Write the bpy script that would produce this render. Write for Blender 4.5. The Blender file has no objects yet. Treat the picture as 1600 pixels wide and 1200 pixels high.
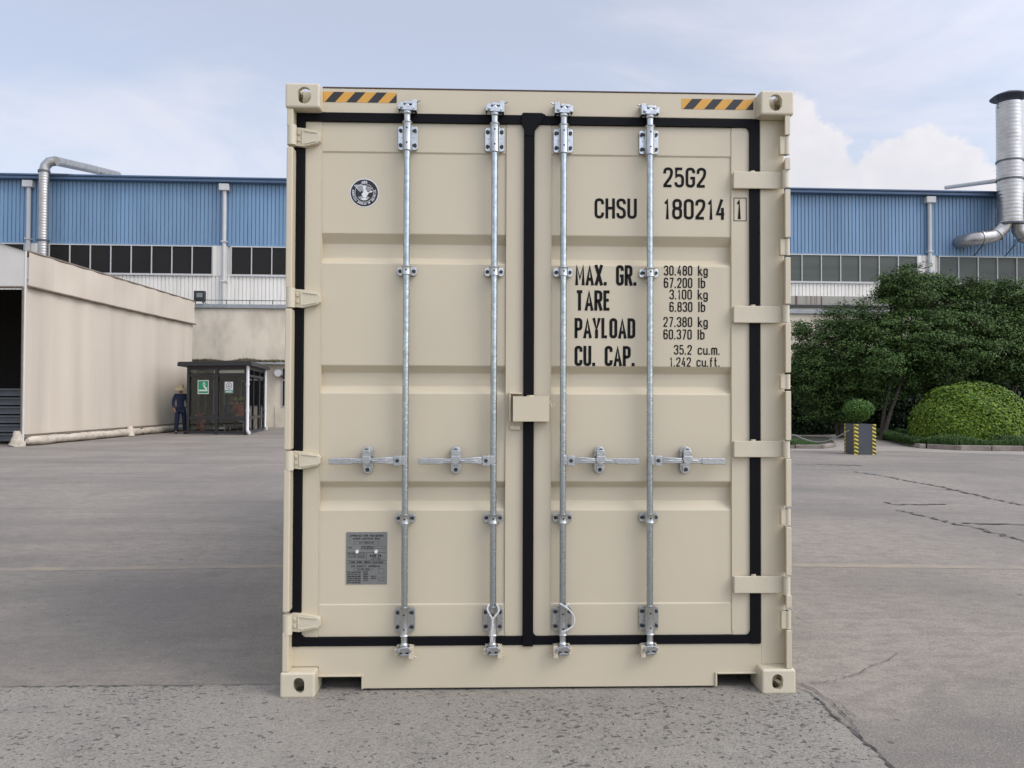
import bpy, bmesh, math, random
import numpy as np
from mathutils import Vector, Matrix
random.seed(7); rng = np.random.default_rng(7)
S = bpy.context.scene; COL = S.collection; R = math.radians
# ------------------------------------------------------------------ camera
FPX = 1248.0
CAM = Vector((-0.26115, -3.78557, 1.39998)); YAW, PITCH, ROLL = -0.03209, 0.01917, 0.00359
fw = Vector((-math.sin(YAW)*math.cos(PITCH), math.cos(YAW)*math.cos(PITCH), math.sin(PITCH)))
r0 = Vector((math.cos(YAW), math.sin(YAW), 0)); u0 = r0.cross(fw)
rt = math.cos(ROLL)*r0 + math.sin(ROLL)*u0; up = -math.sin(ROLL)*r0 + math.cos(ROLL)*u0
cd = bpy.data.cameras.new('camera'); cam = bpy.data.objects.new('camera', cd); COL.objects.link(cam)
m = Matrix((rt, up, -fw)).transposed().to_4x4(); m.translation = CAM; cam.matrix_world = m
cd.sensor_width = 36; cd.lens = FPX/1600*36; cd.clip_end = 2000; cd.clip_start = 0.05
S.camera = cam
def ray(px, py): return fw + rt*((px-800)/FPX) + up*((600-py)/FPX)
def P(px, py, Y):                      # (x, z) of a picture point on the vertical plane y = Y
    d = ray(px, py); k = (Y-CAM.y)/d.y; p = CAM+d*k; return p.x, p.z
def gp(px, py, z=0.0):                 # ground point
    d = ray(px, py); k = (z-CAM.z)/d.z; p = CAM+d*k; return p.x, p.y
def dp(px, py, D):                     # point at depth D
    return CAM+ray(px, py)*D
# ------------------------------------------------------------------ light
SUN_AZ, SUN_EL = R(120), R(46)
W = bpy.data.worlds.new('World'); S.world = W; W.use_nodes = True
def world():
    nt = W.node_tree; nt.nodes.clear(); N = nt.nodes.new; L = nt.links.new
    out = N('ShaderNodeOutputWorld'); bg = N('ShaderNodeBackground'); bg.inputs[1].default_value = 0.1
    sky = N('ShaderNodeTexSky'); sky.sky_type = 'NISHITA'; sky.sun_disc = False
    sky.sun_elevation = SUN_EL; sky.sun_rotation = SUN_AZ; sky.dust_density = 1.2; sky.air_density = 1.0; sky.ozone_density = 1.5
    tc = N('ShaderNodeTexCoord'); sp = N('ShaderNodeSeparateXYZ'); L(tc.outputs['Generated'], sp.inputs[0])
    def M(op, a, b=None, c=None):
        n = N('ShaderNodeMath'); n.operation = op
        for i, v in enumerate((a, b, c)):
            if v is None: continue
            if isinstance(v, (int, float)): n.inputs[i].default_value = v
            else: L(v, n.inputs[i])
        return n.outputs[0]
    az = M('ARCTAN2', sp.outputs[0], sp.outputs[1]); el = M('ARCSINE', sp.outputs[2])
    uv = N('ShaderNodeCombineXYZ'); L(az, uv.inputs[0]); L(el, uv.inputs[1])
    def noise(vec, sc, det, rough=.55, dist=0):
        n = N('ShaderNodeTexNoise'); n.inputs['Scale'].default_value = sc; n.inputs['Detail'].default_value = det
        n.inputs['Roughness'].default_value = rough; n.inputs['Distortion'].default_value = dist; L(vec, n.inputs['Vector']); return n
    def ramp(v, a, b):
        n = N('ShaderNodeMapRange'); n.interpolation_type = 'SMOOTHSTEP'; L(v, n.inputs[0]); n.inputs[1].default_value = a; n.inputs[2].default_value = b; return n.outputs[0]
    # high thin cloud
    zz = M('ADD', M('ABSOLUTE', sp.outputs[2]), .28)
    pr = N('ShaderNodeCombineXYZ'); L(M('DIVIDE', sp.outputs[0], zz), pr.inputs[0]); L(M('MULTIPLY', M('DIVIDE', sp.outputs[1], zz), 1.6), pr.inputs[1]); pr.inputs[2].default_value = 3.1
    n1 = noise(pr.outputs[0], 1.15, 9, .58, .5)
    veil = M('MULTIPLY', ramp(n1.outputs[0], .40, .70), .42)
    veil = M('ADD', veil, .44)
    # cumulus heaps low in the sky
    dn = noise(uv.outputs[0], 26, 8, .66)
    sc = N('ShaderNodeVectorMath'); sc.operation = 'MULTIPLY_ADD'; L(dn.outputs['Color'], sc.inputs[0]); sc.inputs[1].default_value = (.046, .046, 0); L(uv.outputs[0], sc.inputs[2])
    best = None
    blobs = [(1215, 300, 118), (1265, 245, 60), (1240, 190, 42), (1300, 290, 52), (1398, 262, 52), (1440, 246, 50), (1480, 268, 52), (1420, 300, 70), (1510, 305, 50), (330, 430, 90), (700, 330, 120)]
    for bx, by, br in blobs:
        d = ray(bx, by).normalized(); a = math.atan2(d.x, d.y)+.023; e = math.asin(d.z)+.023
        v = N('ShaderNodeVectorMath'); v.operation = 'DISTANCE'; L(sc.outputs[0], v.inputs[0]); v.inputs[1].default_value = (a, e, 0)
        q = M('SUBTRACT', br/FPX*.9, v.outputs['Value']); best = q if best is None else M('MAXIMUM', best, q)
    cum = M('MULTIPLY', ramp(best, -.003, .006), .92)
    sh = ramp(noise(uv.outputs[0], 14, 5).outputs[0], .3, .75)
    def mix(f, a, b):
        n = N('ShaderNodeMix'); n.data_type = 'RGBA'
        for s, v in ((n.inputs[0], f), (n.inputs[6], a), (n.inputs[7], b)):
            if isinstance(v, tuple): s.default_value = v
            elif isinstance(v, float): s.default_value = v
            else: L(v, s)
        return n.outputs[2]
    sk = N('ShaderNodeVectorMath'); sk.operation = 'SCALE'; L(sky.outputs[0], sk.inputs[0]); sk.inputs['Scale'].default_value = 1.9
    c = mix(veil, sk.outputs[0], (9.1, 8.9, 9.4, 1))
    cc = mix(sh, (8.0, 7.9, 8.4, 1), (9.3, 9.0, 9.2, 1))
    c = mix(cum, c, cc)
    # hazy bright sky around the veiled sun
    dt = N('ShaderNodeVectorMath'); dt.operation = 'DOT_PRODUCT'; L(tc.outputs['Generated'], dt.inputs[0])
    dt.inputs[1].default_value = (math.sin(SUN_AZ)*math.cos(SUN_EL), math.cos(SUN_AZ)*math.cos(SUN_EL), math.sin(SUN_EL))
    gl = M('MULTIPLY_ADD', ramp(dt.outputs['Value'], .1, 1.0), .9, 1.0)
    sv = N('ShaderNodeVectorMath'); sv.operation = 'SCALE'; L(c, sv.inputs[0]); L(gl, sv.inputs['Scale'])
    L(sv.outputs[0], bg.inputs[0]); L(bg.outputs[0], out.inputs[0])
world()
sl = bpy.data.lights.new('sun', 'SUN'); sl.energy = 1.2; sl.angle = R(28); sl.color = (1, .93, .82)
so = bpy.data.objects.new('sun', sl); COL.objects.link(so)
sd = Vector((math.sin(SUN_AZ)*math.cos(SUN_EL), math.cos(SUN_AZ)*math.cos(SUN_EL), math.sin(SUN_EL)))
so.rotation_euler = sd.to_track_quat('Z', 'Y').to_euler(); so.location = sd*60
S.view_settings.view_transform = 'Standard'; S.view_settings.look = 'None'; S.view_settings.exposure = 0; S.view_settings.gamma = 1
S.cycles.max_bounces = 8; S.cycles.transparent_max_bounces = 12; S.cycles.caustics_reflective = False; S.cycles.caustics_refractive = False
# ------------------------------------------------------------------ materials
def lin(r, g, b): return tuple((c/255/12.92 if c/255 <= .04045 else ((c/255+.055)/1.055)**2.4) for c in (r, g, b))
def mat(name, col, rough=.5, metal=0., var=.0, vscale=4., bump=0., bscale=60., col2=None, spec=.5, aniso=None, rvar=0, stretch=(1, 1, 1), det=5, thr=(.35, .7)):
    M_ = bpy.data.materials.new(name); M_.use_nodes = True; nt = M_.node_tree; b = nt.nodes['Principled BSDF']; N = nt.nodes.new; L = nt.links.new
    b.inputs['Base Color'].default_value = (*col, 1); b.inputs['Roughness'].default_value = rough; b.inputs['Metallic'].default_value = metal; b.inputs['Specular IOR Level'].default_value = spec
    tc = N('ShaderNodeTexCoord'); mp = N('ShaderNodeMapping'); mp.inputs['Scale'].default_value = stretch; L(tc.outputs['Object'], mp.inputs[0])
    if var or col2:
        n = N('ShaderNodeTexNoise'); n.inputs['Scale'].default_value = vscale; n.inputs['Detail'].default_value = det; n.inputs['Roughness'].default_value = .6; L(mp.outputs[0], n.inputs['Vector'])
        mr = N('ShaderNodeMapRange'); mr.inputs[1].default_value = thr[0]; mr.inputs[2].default_value = thr[1]; L(n.outputs[0], mr.inputs[0])
        mx = N('ShaderNodeMix'); mx.data_type = 'RGBA'; L(mr.outputs[0], mx.inputs[0])
        c2 = col2 if col2 else tuple(c*(1-var) for c in col)
        mx.inputs[6].default_value = (*col, 1); mx.inputs[7].default_value = (*c2, 1); L(mx.outputs[2], b.inputs['Base Color'])
        if rvar:
            m2 = N('ShaderNodeMapRange'); L(n.outputs[0], m2.inputs[0]); m2.inputs[1].default_value = .3; m2.inputs[2].default_value = .7; m2.inputs[3].default_value = rough-rvar; m2.inputs[4].default_value = rough+rvar; L(m2.outputs[0], b.inputs['Roughness'])
    if bump:
        n = N('ShaderNodeTexNoise'); n.inputs['Scale'].default_value = bscale; n.inputs['Detail'].default_value = 4; L(mp.outputs[0], n.inputs['Vector'])
        bp = N('ShaderNodeBump'); bp.inputs['Strength'].default_value = bump; bp.inputs['Distance'].default_value = .01; L(n.outputs[0], bp.inputs['Height']); L(bp.outputs[0], b.inputs['Normal'])
    return M_
PAINT = (.60, .53, .395)
cream = mat('cream_paint', PAINT, .42, var=.06, vscale=1.3, bump=.10, bscale=6, rvar=.05)
cream_c = mat('cream_cast_paint', (.61, .55, .42), .45, var=.06, vscale=9, bump=.08, bscale=90)
black = mat('black_rubber', (.005, .005, .007), .6, bump=.1, bscale=30, spec=.12)
galv = mat('galvanised_steel', (.50, .55, .57), .3, 1.0, var=.3, vscale=45, rvar=.1, bump=.1, bscale=80)
zinc = mat('cast_zinc', (.58, .60, .61), .3, 1.0, var=.25, vscale=30, rvar=.1, bump=.08, bscale=50)
bolt = mat('dark_bolt', (.035, .042, .05), .5, .3)
hole = mat('hole_black', (.004, .004, .004), .9)
ink = mat('black_lettering', (.006, .006, .006), .7, spec=.2)
yel = mat('hazard_yellow', lin(214, 160, 68), .45, var=.08, vscale=30)
hblk = mat('hazard_black', (.02, .021, .023), .45)
white = mat('white_plastic', (.75, .76, .76), .5)
plate_m = mat('plate_metal', (.23, .23, .22), .42, .35, var=.1, vscale=20)
ropem = mat('white_rope', (.66, .66, .66), .8, bump=.9, bscale=260, stretch=(1, 1, .5))
blue = mat('blue_cladding', (.18, .305, .465), .5, var=.24, vscale=1.3, stretch=(1, 1, .10), det=9)
fascia = mat('blue_fascia', (.085, .14, .24), .5, var=.12, vscale=1)
wclad = mat('white_cladding', (.84, .81, .745), .5, var=.17, vscale=1.4, stretch=(1, 1, .12), det=8)
pipew = mat('pale_pipe', (.56, .56, .555), .45, var=.12, vscale=2)
darkglass = mat('dark_window', (.018, .017, .016), .5, var=.2, vscale=.8, spec=.2)
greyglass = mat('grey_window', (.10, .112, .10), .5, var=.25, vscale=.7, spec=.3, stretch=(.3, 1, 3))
roofm = mat('roof_sheet', (.2, .24, .3), .6)
stucco = mat('stained_render', (.72, .645, .52), .85, col2=(.50, .44, .35), vscale=1.1, bump=.8, bscale=5, stretch=(1, 1, .55), det=10, thr=(.40, .72))
coping = mat('zinc_coping', (.36, .38, .39), .5, .2, var=.3, vscale=3)
rusty = mat('rusted_band', (.33, .32, .28), .8, col2=(.13, .055, .035), vscale=1.6, stretch=(2.2, 1, .05), det=3, thr=(.55, .63))
tarp = mat('tent_tarpaulin', (.62, .545, .45), .7, col2=(.49, .43, .355), vscale=.7, bump=.25, bscale=3.5, stretch=(1, 1, .07), det=10, thr=(.38, .80))
tarp2 = mat('tent_gable_tarpaulin', (.64, .62, .58), .7, col2=(.55, .53, .49), vscale=.6, bump=.2, bscale=2)
seam = mat('tarpaulin_seam', (.20, .165, .13), .8, var=.3, vscale=3)
dframe = mat('anthracite_frame', (.022, .025, .030), .45)
steelp = mat('grey_steel', (.12, .13, .14), .5, .3, var=.3, vscale=2)
inox = mat('spiral_duct', (.52, .50, .48), .33, .9, var=.2, vscale=2, rvar=.08)
inoxd = mat('duct_elbow', (.50, .49, .48), .4, .9, var=.3, vscale=3, rvar=.08)
hatm = mat('dark_rain_cap', (.03, .04, .06), .5)
moss = mat('dry_moss', (.20, .17, .10), .9, col2=(.09, .08, .05), vscale=8)
planterm = mat('planter_metal', (.055, .062, .075), .5, var=.2, vscale=3)
kerbm = mat('kerb_concrete', (.33, .29, .25), .9, col2=(.18, .15, .13), vscale=3, bump=.6, bscale=20)
soil = mat('dark_soil', (.03, .028, .02), .95, col2=(.02, .025, .012), vscale=3)
bark = mat('bark', (.09, .075, .06), .9, var=.4, vscale=12, bump=.6, bscale=30)
navy = mat('navy_workwear', (.008, .017, .052), .8, var=.3, vscale=6)
darkc = mat('dark_clothes', (.012, .012, .016), .8)
orange = mat('orange_clothes', (.30, .055, .03), .8, var=.2, vscale=8)
redc = mat('red_clothes', (.42, .05, .025), .8, var=.3, vscale=6)
skin = mat('skin', (.30, .16, .10), .6)
straw = mat('straw', (.55, .44, .27), .8, var=.25, vscale=30)
capm = mat('yellow_green_cap', (.22, .20, .03), .7)
boot = mat('boots', (.015, .014, .013), .6)
hairm = mat('black_hair', (.01, .009, .008), .6)
green_s = mat('green_sign', (.0, .27, .12), .4)
redm = mat('red_painted_metal', (.25, .02, .015), .5)
lampgl = mat('lamp_glass', (.20, .22, .20), .25)
darkin = mat('tent_inside_shade', (.02, .019, .018), .9)  # interior shade of the tent put into the colour
def glass_mat():
    M_ = bpy.data.materials.new('pane_glass'); M_.use_nodes = True; nt = M_.node_tree; nt.nodes.clear(); N = nt.nodes.new; L = nt.links.new
    o = N('ShaderNodeOutputMaterial'); mx = N('ShaderNodeMixShader'); t = N('ShaderNodeBsdfTransparent'); g = N('ShaderNodeBsdfGlossy'); f = N('ShaderNodeFresnel')
    t.inputs[0].default_value = (.84, .88, .87, 1); g.inputs['Roughness'].default_value = .02; f.inputs[0].default_value = 1.45
    L(f.outputs[0], mx.inputs[0]); L(t.outputs[0], mx.inputs[1]); L(g.outputs[0], mx.inputs[2]); L(mx.outputs[0], o.inputs[0]); return M_
glass = glass_mat()
def leaf_mat(name, a, b, rough=.5):
    M_ = bpy.data.materials.new(name); M_.use_nodes = True; nt = M_.node_tree; p = nt.nodes['Principled BSDF']; N = nt.nodes.new; L = nt.links.new
    g = N('ShaderNodeNewGeometry'); cr = N('ShaderNodeMix'); cr.data_type = 'RGBA'; L(g.outputs['Random Per Island'], cr.inputs[0])
    cr.inputs[6].default_value = (*a, 1); cr.inputs[7].default_value = (*b, 1); L(cr.outputs[2], p.inputs['Base Color']); p.inputs['Roughness'].default_value = rough
    p.inputs['Specular IOR Level'].default_value = .18
    return M_
leafA = leaf_mat('tree_leaves', (.016, .038, .014), (.10, .170, .040), .6); leafB = leaf_mat('hedge_leaves', (.03, .085, .012), (.18, .26, .025)); leafC = leaf_mat('shade_dark_shrub_leaves', (.008, .018, .008), (.02, .038, .016))  # shrub leaves near black to carry the shade under the trees
leafG = leaf_mat('grass_blades', (.03, .07, .02), (.09, .15, .045)); leafT = leaf_mat('topiary_leaves', (.03, .075, .015), (.10, .19, .035))
def ground_mat(name, rough_agg):
    M_ = bpy.data.materials.new(name); M_.use_nodes = True; nt = M_.node_tree; p = nt.nodes['Principled BSDF']; N = nt.nodes.new; L = nt.links.new
    tc = N('ShaderNodeTexCoord')
    def noi(sc, det=6, st=(1, 1, 1), ro=.6, dist=0):
        mp = N('ShaderNodeMapping'); mp.inputs['Scale'].default_value = st; L(tc.outputs['Object'], mp.inputs[0])
        n = N('ShaderNodeTexNoise'); n.inputs['Scale'].default_value = sc; n.inputs['Detail'].default_value = det; n.inputs['Roughness'].default_value = ro; n.inputs['Distortion'].default_value = dist; L(mp.outputs[0], n.inputs['Vector']); return n.outputs[0]
    def mr(v, a, b, c=0., d=1.):
        n = N('ShaderNodeMapRange'); n.interpolation_type = 'SMOOTHSTEP'; L(v, n.inputs[0]); n.inputs[1].default_value = a; n.inputs[2].default_value = b; n.inputs[3].default_value = c; n.inputs[4].default_value = d; return n.outputs[0]
    def mx(f, a, b, mode='MIX'):
        n = N('ShaderNodeMix'); n.data_type = 'RGBA'; n.blend_type = mode
        for s, v in ((n.inputs[0], f), (n.inputs[6], a), (n.inputs[7], b)):
            if isinstance(v, tuple): s.default_value = (*v, 1)
            elif isinstance(v, float): s.default_value = v
            else: L(v, s)
        return n.outputs[2]
    if rough_agg:
        c = mx(mr(noi(1.3), .35, .7), (.29, .268, .23), (.235, .218, .19))
        c = mx(mr(noi(55, 3), .35, .65), c, (.31, .292, .26))
        a = noi(34, 2, (1, 1.25, 1), .5, .6); b = noi(80, 3, (1, 1.5, 1), .6, .8); dens = mr(noi(1.3, 4), .3, .7, .045, -.05)
        ad = N('ShaderNodeMath'); ad.operation = 'ADD'; L(a, ad.inputs[0]); L(dens, ad.inputs[1])
        pit = mr(ad.outputs[0], .375, .325); pit2 = mr(b, .385, .32)
        c = mx(mr(noi(150, 2), .45, .68, 0., .55), c, (.12, .113, .10))
        c = mx(mr(noi(.9, 6), .58, .8, 0., .5), c, (.22, .17, .13))
        c = mx(mr(noi(5, 5), .5, .75, 0., .35), c, (.15, .143, .13))
        c = mx(pit, c, (.095, .09, .083)); c = mx(pit2, c, (.13, .122, .11))
        s = N('ShaderNodeMath'); s.operation = 'MAXIMUM'; L(pit, s.inputs[0]); L(pit2, s.inputs[1])
        h = N('ShaderNodeMath'); h.operation = 'SUBTRACT'; L(noi(90, 3), h.inputs[0]); L(s.outputs[0], h.inputs[1])
        bp = N('ShaderNodeBump'); bp.inputs['Strength'].default_value = .7; bp.inputs['Distance'].default_value = .006; L(h.outputs[0], bp.inputs['Height']); L(bp.outputs[0], p.inputs['Normal'])
        L(c, p.inputs['Base Color']); p.inputs['Roughness'].default_value = .85
    else:
        c = mx(mr(noi(.35, 5), .35, .68), (.33, .292, .245), (.205, .187, .162))
        c = mx(mr(noi(.6, 7, (.25, 1.6, 1), .6, .8), .48, .68, 0., .6), c, (.14, .13, .118))
        c = mx(mr(noi(.8, 8, (1, 1, 1), .65, 1.5), .56, .66, 0., .45), c, (.135, .125, .112))
        c = mx(mr(noi(2.1, 9, (1, 1.2, 1), .7, 1.), .60, .68, 0., .5), c, (.37, .335, .29))
        c = mx(mr(noi(1.1, 6, (.4, 2.2, 1)), .55, .75, 0., .4), c, (.35, .305, .255))
        c = mx(mr(noi(3.2, 6, (.7, 1.5, 1)), .45, .75, 0., .35), c, (.175, .157, .138))
        c = mx(mr(noi(9, 7, (.8, 1.3, 1), .68), .42, .66, 0., .55), c, (.15, .138, .122))
        c = mx(mr(noi(22, 5, (.8, 1.2, 1), .7), .55, .70, 0., .5), c, (.36, .325, .28))
        c = mx(mr(noi(38, 4), .35, .7, 0., .45), c, (.15, .142, .135))
        c = mx(mr(noi(130, 3), .45, .72, 0., .6), c, (.38, .345, .30))
        c = mx(mr(noi(95, 2), .36, .29, 0., .75), c, (.085, .08, .075))
        c = mx(mr(noi(14, 2, (1, 1, 1), .4), .735, .77, 0., .8), c, (.09, .088, .085))
        L(c, p.inputs['Base Color']); p.inputs['Roughness'].default_value = .8; p.inputs['Specular IOR Level'].default_value = .35
        bp = N('ShaderNodeBump'); bp.inputs['Strength'].default_value = .9; bp.inputs['Distance'].default_value = .009; L(noi(60, 6), bp.inputs['Height']); L(bp.outputs[0], p.inputs['Normal'])
    return M_
conc = ground_mat('yard_concrete', False); rough = ground_mat('coarse_aggregate_concrete', True)
pathm = mat('path_concrete', (.34, .305, .265), .85, col2=(.27, .245, .215), vscale=1.5, bump=.3, bscale=30)
crackm = mat('crack', (.045, .042, .04), .95, col2=(.13, .125, .12), vscale=14, thr=(.4, .6))
lineyel = mat('worn_yellow_paint', (.33, .275, .195), .8, col2=(.25, .225, .195), vscale=5, det=9, thr=(.34, .6))
# ------------------------------------------------------------------ mesh helpers
class MB:
    def __init__(s, T=None): s.v = []; s.f = []; s.m = []; s.s = []; s.T = T
    def add(s, vs, fs, mi=0, sm=False):
        o = len(s.v)
        if s.T: vs = [s.T(*p) for p in vs]
        s.v += [tuple(p) for p in vs]
        for f in fs: s.f.append([i+o for i in f]); s.m.append(mi); s.s.append(sm)
    def box(s, x0, x1, y0, y1, z0, z1, mi=0):
        s.add([(x0, y0, z0), (x1, y0, z0), (x1, y1, z0), (x0, y1, z0), (x0, y0, z1), (x1, y0, z1), (x1, y1, z1), (x0, y1, z1)],
              [(0, 3, 2, 1), (4, 5, 6, 7), (0, 1, 5, 4), (1, 2, 6, 5), (2, 3, 7, 6), (3, 0, 4, 7)], mi)
    def tube(s, pts, rad, n=16, mi=0, cap=True):
        pts = [Vector(p) for p in pts]; k = len(pts); rad = rad if isinstance(rad, (list, tuple)) else [rad]*k
        tan = [(pts[min(i+1, k-1)]-pts[max(i-1, 0)]).normalized() for i in range(k)]
        a = Vector((0, 0, 1)) if abs(tan[0].z) < .9 else Vector((1, 0, 0)); nx = tan[0].cross(a).normalized(); vs = []; fs = []
        for i in range(k):
            nx = (nx-tan[i]*nx.dot(tan[i])).normalized(); ny = tan[i].cross(nx)
            for j in range(n):
                t = 2*math.pi*j/n; vs.append(pts[i]+(nx*math.cos(t)+ny*math.sin(t))*rad[i])
        for i in range(k-1):
            for j in range(n): fs.append((i*n+j, i*n+(j+1) % n, (i+1)*n+(j+1) % n, (i+1)*n+j))
        s.add(vs, fs, mi, True)
        if cap: s.add(vs[:n], [list(range(n))[::-1]], mi); s.add(vs[-n:], [list(range(n))], mi)
    def cyl(s, a, b, r, n=16, mi=0): s.tube([a, b], r, n, mi)
    def prism(s, poly, y0, y1, mi=0):             # poly in (x, z), y0 is the front
        n = len(poly); vs = [(x, y0, z) for x, z in poly]+[(x, y1, z) for x, z in poly]
        s.add(vs, [list(range(n)), list(range(n, 2*n))[::-1]]+[(i, n+i, n+(i+1) % n, (i+1) % n) for i in range(n)], mi)
    def sheet(s, poly, z, mi=0): s.add([(x, y, z) for x, y in poly], [list(range(len(poly)))], mi)
    def build(s, name, mats, parent=None, bevel=0, seg=2):
        me = bpy.data.meshes.new(name); me.from_pydata(s.v, [], s.f)
        for q in (mats if isinstance(mats, (list, tuple)) else [mats]): me.materials.append(q)
        me.polygons.foreach_set('material_index', s.m); me.polygons.foreach_set('use_smooth', s.s)
        me.update(); bm = bmesh.new(); bm.from_mesh(me); bmesh.ops.recalc_face_normals(bm, faces=bm.faces); bm.to_mesh(me); bm.free()
        o = bpy.data.objects.new(name, me); COL.objects.link(o)
        if parent is not None: o.parent = parent; o.matrix_parent_inverse = Matrix.Translation(-PW(parent))
        if bevel:
            b = o.modifiers.new('bevel', 'BEVEL'); b.width = bevel; b.segments = seg; b.limit_method = 'ANGLE'; b.angle_limit = R(35)
        return o
def PW(o):
    v = Vector(o.location)
    if o.parent is not None: v = Vector((0, 0, 0)) if o.type == 'MESH' else v
    return v
def thing(name, label, cat, loc=(0, 0, 0), group=None):
    o = bpy.data.objects.new(name, None); COL.objects.link(o); o.location = loc; o.empty_display_size = .2; return tag(o, label, cat, group)
def tag(o, label=None, cat=None, group=None, kind=None):
    for k, v in (('label', label), ('category', cat), ('group', group), ('kind', kind)):
        if v: o[k] = v
    return o
def rrect(x0, x1, z0, z1, r, n=5):
    p = []
    for cx, cz, a in ((x1-r, z1-r, 0), (x0+r, z1-r, 90), (x0+r, z0+r, 180), (x1-r, z0+r, 270)):
        for i in range(n+1):
            t = R(a+90*i/n); p.append((cx+r*math.cos(t), cz+r*math.sin(t)))
    return p
# ---- stroke lettering
G = {
'0': [[(0, .5), (0, 1, 1), (1, 1, 1), (1, 0, 1), (0, 0, 1), (0, .5)]], '1': [[(.1, .8), (.6, 1), (.6, 0)]],
'2': [[(0, .72), (0, 1, 1), (1, 1, 1), (1, .6, 1), (0, .06), (0, 0), (1, 0)]],
'3': [[(0, .77), (0, 1, 1), (1, 1, 1), (1, .54, 1), (.4, .54)], [(.4, .54), (1, .54, 1), (1, 0, 1), (0, 0, 1), (0, .23)]],
'4': [[(.6, 1), (0, .24), (1, .24)], [(.74, .6), (.74, 0)]],
'5': [[(.95, 1), (.07, 1), (.03, .54), (.2, .62), (1, .64, 1), (1, 0, 1), (0, 0, 1), (0, .22)]],
'6': [[(.97, .8), (.97, 1, 1), (0, 1, 1), (0, 0, 1), (1, 0, 1), (1, .58, 1), (0, .58, 1), (0, .4)]],
'7': [[(0, 1), (1, 1), (.35, 0)]],
'8': [[(.5, .54), (.04, .54, 1), (.04, 1, 1), (.96, 1, 1), (.96, .54, 1), (.5, .54)], [(.5, .54), (0, .54, 1), (0, 0, 1), (1, 0, 1), (1, .54, 1), (.5, .54)]],
'9': [[(.03, .2), (.03, 0, 1), (1, 0, 1), (1, 1, 1), (0, 1, 1), (0, .42, 1), (1, .42, 1), (1, .6)]],
'C': [[(1, .74), (1, 1, 1), (0, 1, 1), (0, 0, 1), (1, 0, 1), (1, .26)]], 'G': [[(1, .76), (1, 1, 1), (0, 1, 1), (0, 0, 1), (1, 0, 1), (1, .47), (.5, .47)]],
'H': [[(0, 0), (0, 1)], [(1, 0), (1, 1)], [(0, .52), (1, .52)]], 'S': [[(1, .76), (1, 1, 1), (0, 1, 1), (0, .57, 1), (1, .45, 1), (1, 0, 1), (0, 0, 1), (0, .24)]],
'U': [[(0, 1), (0, 0, 1), (1, 0, 1), (1, 1)]], 'M': [[(0, 0), (0, 1), (.5, .3), (1, 1), (1, 0)]], 'A': [[(0, 0), (.5, 1), (1, 0)], [(.18, .26), (.82, .26)]],
'X': [[(0, 0), (1, 1)], [(0, 1), (1, 0)]], 'R': [[(0, 0), (0, 1), (1, 1, 1), (1, .48, 1), (0, .48)], [(.55, .48), (1, 0)]], 'T': [[(0, 1), (1, 1)], [(.5, 1), (.5, 0)]],
'E': [[(1, 1), (0, 1), (0, 0), (1, 0)], [(0, .52), (.85, .52)]], 'P': [[(0, 0), (0, 1), (1, 1, 1), (1, .44, 1), (0, .44)]], 'Y': [[(0, 1), (.5, .42), (1, 1)], [(.5, .42), (.5, 0)]],
'L': [[(0, 1), (0, 0), (1, 0)]], 'O': [[(0, .5), (0, 1, 1), (1, 1, 1), (1, 0, 1), (0, 0, 1), (0, .5)]], 'D': [[(0, 0), (0, 1), (1, 1, 1), (1, 0, 1), (0, 0)]],
'B': [[(0, 0), (0, 1), (.95, 1, 1), (.95, .53, 1), (0, .53)], [(0, .53), (1, .53, 1), (1, 0, 1), (0, 0)]], 'I': [[(.5, 0), (.5, 1)]], 'N': [[(0, 0), (0, 1), (1, 0), (1, 1)]],
'F': [[(1, 1), (0, 1), (0, 0)], [(0, .52), (.8, .52)]], 'K': [[(0, 0), (0, 1)], [(1, 1), (0, .4)], [(.3, .6), (1, 0)]], 'V': [[(0, 1), (.5, 0), (1, 1)]], 'W': [[(0, 1), (.25, 0), (.5, .8), (.75, 0), (1, 1)]],
'.': [[(.5, -.04), (.5, .1)]], '-': [[(0, .5), (1, .5)]], '/': [[(0, 0), (1, 1)]],
'k': [[(0, 0), (0, 1.02)], [(.9, .68), (0, .28)], [(.25, .42), (1, 0)]], 'g': [[(1, .4), (1, .7, 1), (0, .7, 1), (0, .05, 1), (1, .05, 1), (1, .4)], [(1, .7), (1, -.25, 1), (.05, -.25, 1), (.05, -.15)]],
'l': [[(.5, 0), (.5, 1.02)]], 'b': [[(0, 1.02), (0, 0), (1, 0, 1), (1, .7, 1), (0, .7, 1), (0, .4)]], 'c': [[(1, .5), (1, .7, 1), (0, .7, 1), (0, 0, 1), (1, 0, 1), (1, .2)]],
'u': [[(0, .7), (0, 0, 1), (1, 0, 1), (1, .7)], [(1, .3), (1, 0)]], 'm': [[(0, 0), (0, .7)], [(0, .4), (0, .7, 1), (.5, .7, 1), (.5, 0)], [(.5, .4), (.5, .7, 1), (1, .7, 1), (1, 0)]],
'f': [[(.35, 0), (.35, 1, 1), (1, 1)], [(0, .68), (.9, .68)]], 't': [[(.35, 1), (.35, 0, 1), (1, 0)], [(0, .68), (.9, .68)]],
}
GW = {'1': .6, 'I': .2, '.': .14, 'l': .2, 'M': 1.35, 'm': 1.5, ' ': .8, 'T': 1.1, 'A': 1.1, 'f': .75, 't': .75, 'W': 1.5, 'X': 1.05, 'E': .92, 'L': .85}
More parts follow.
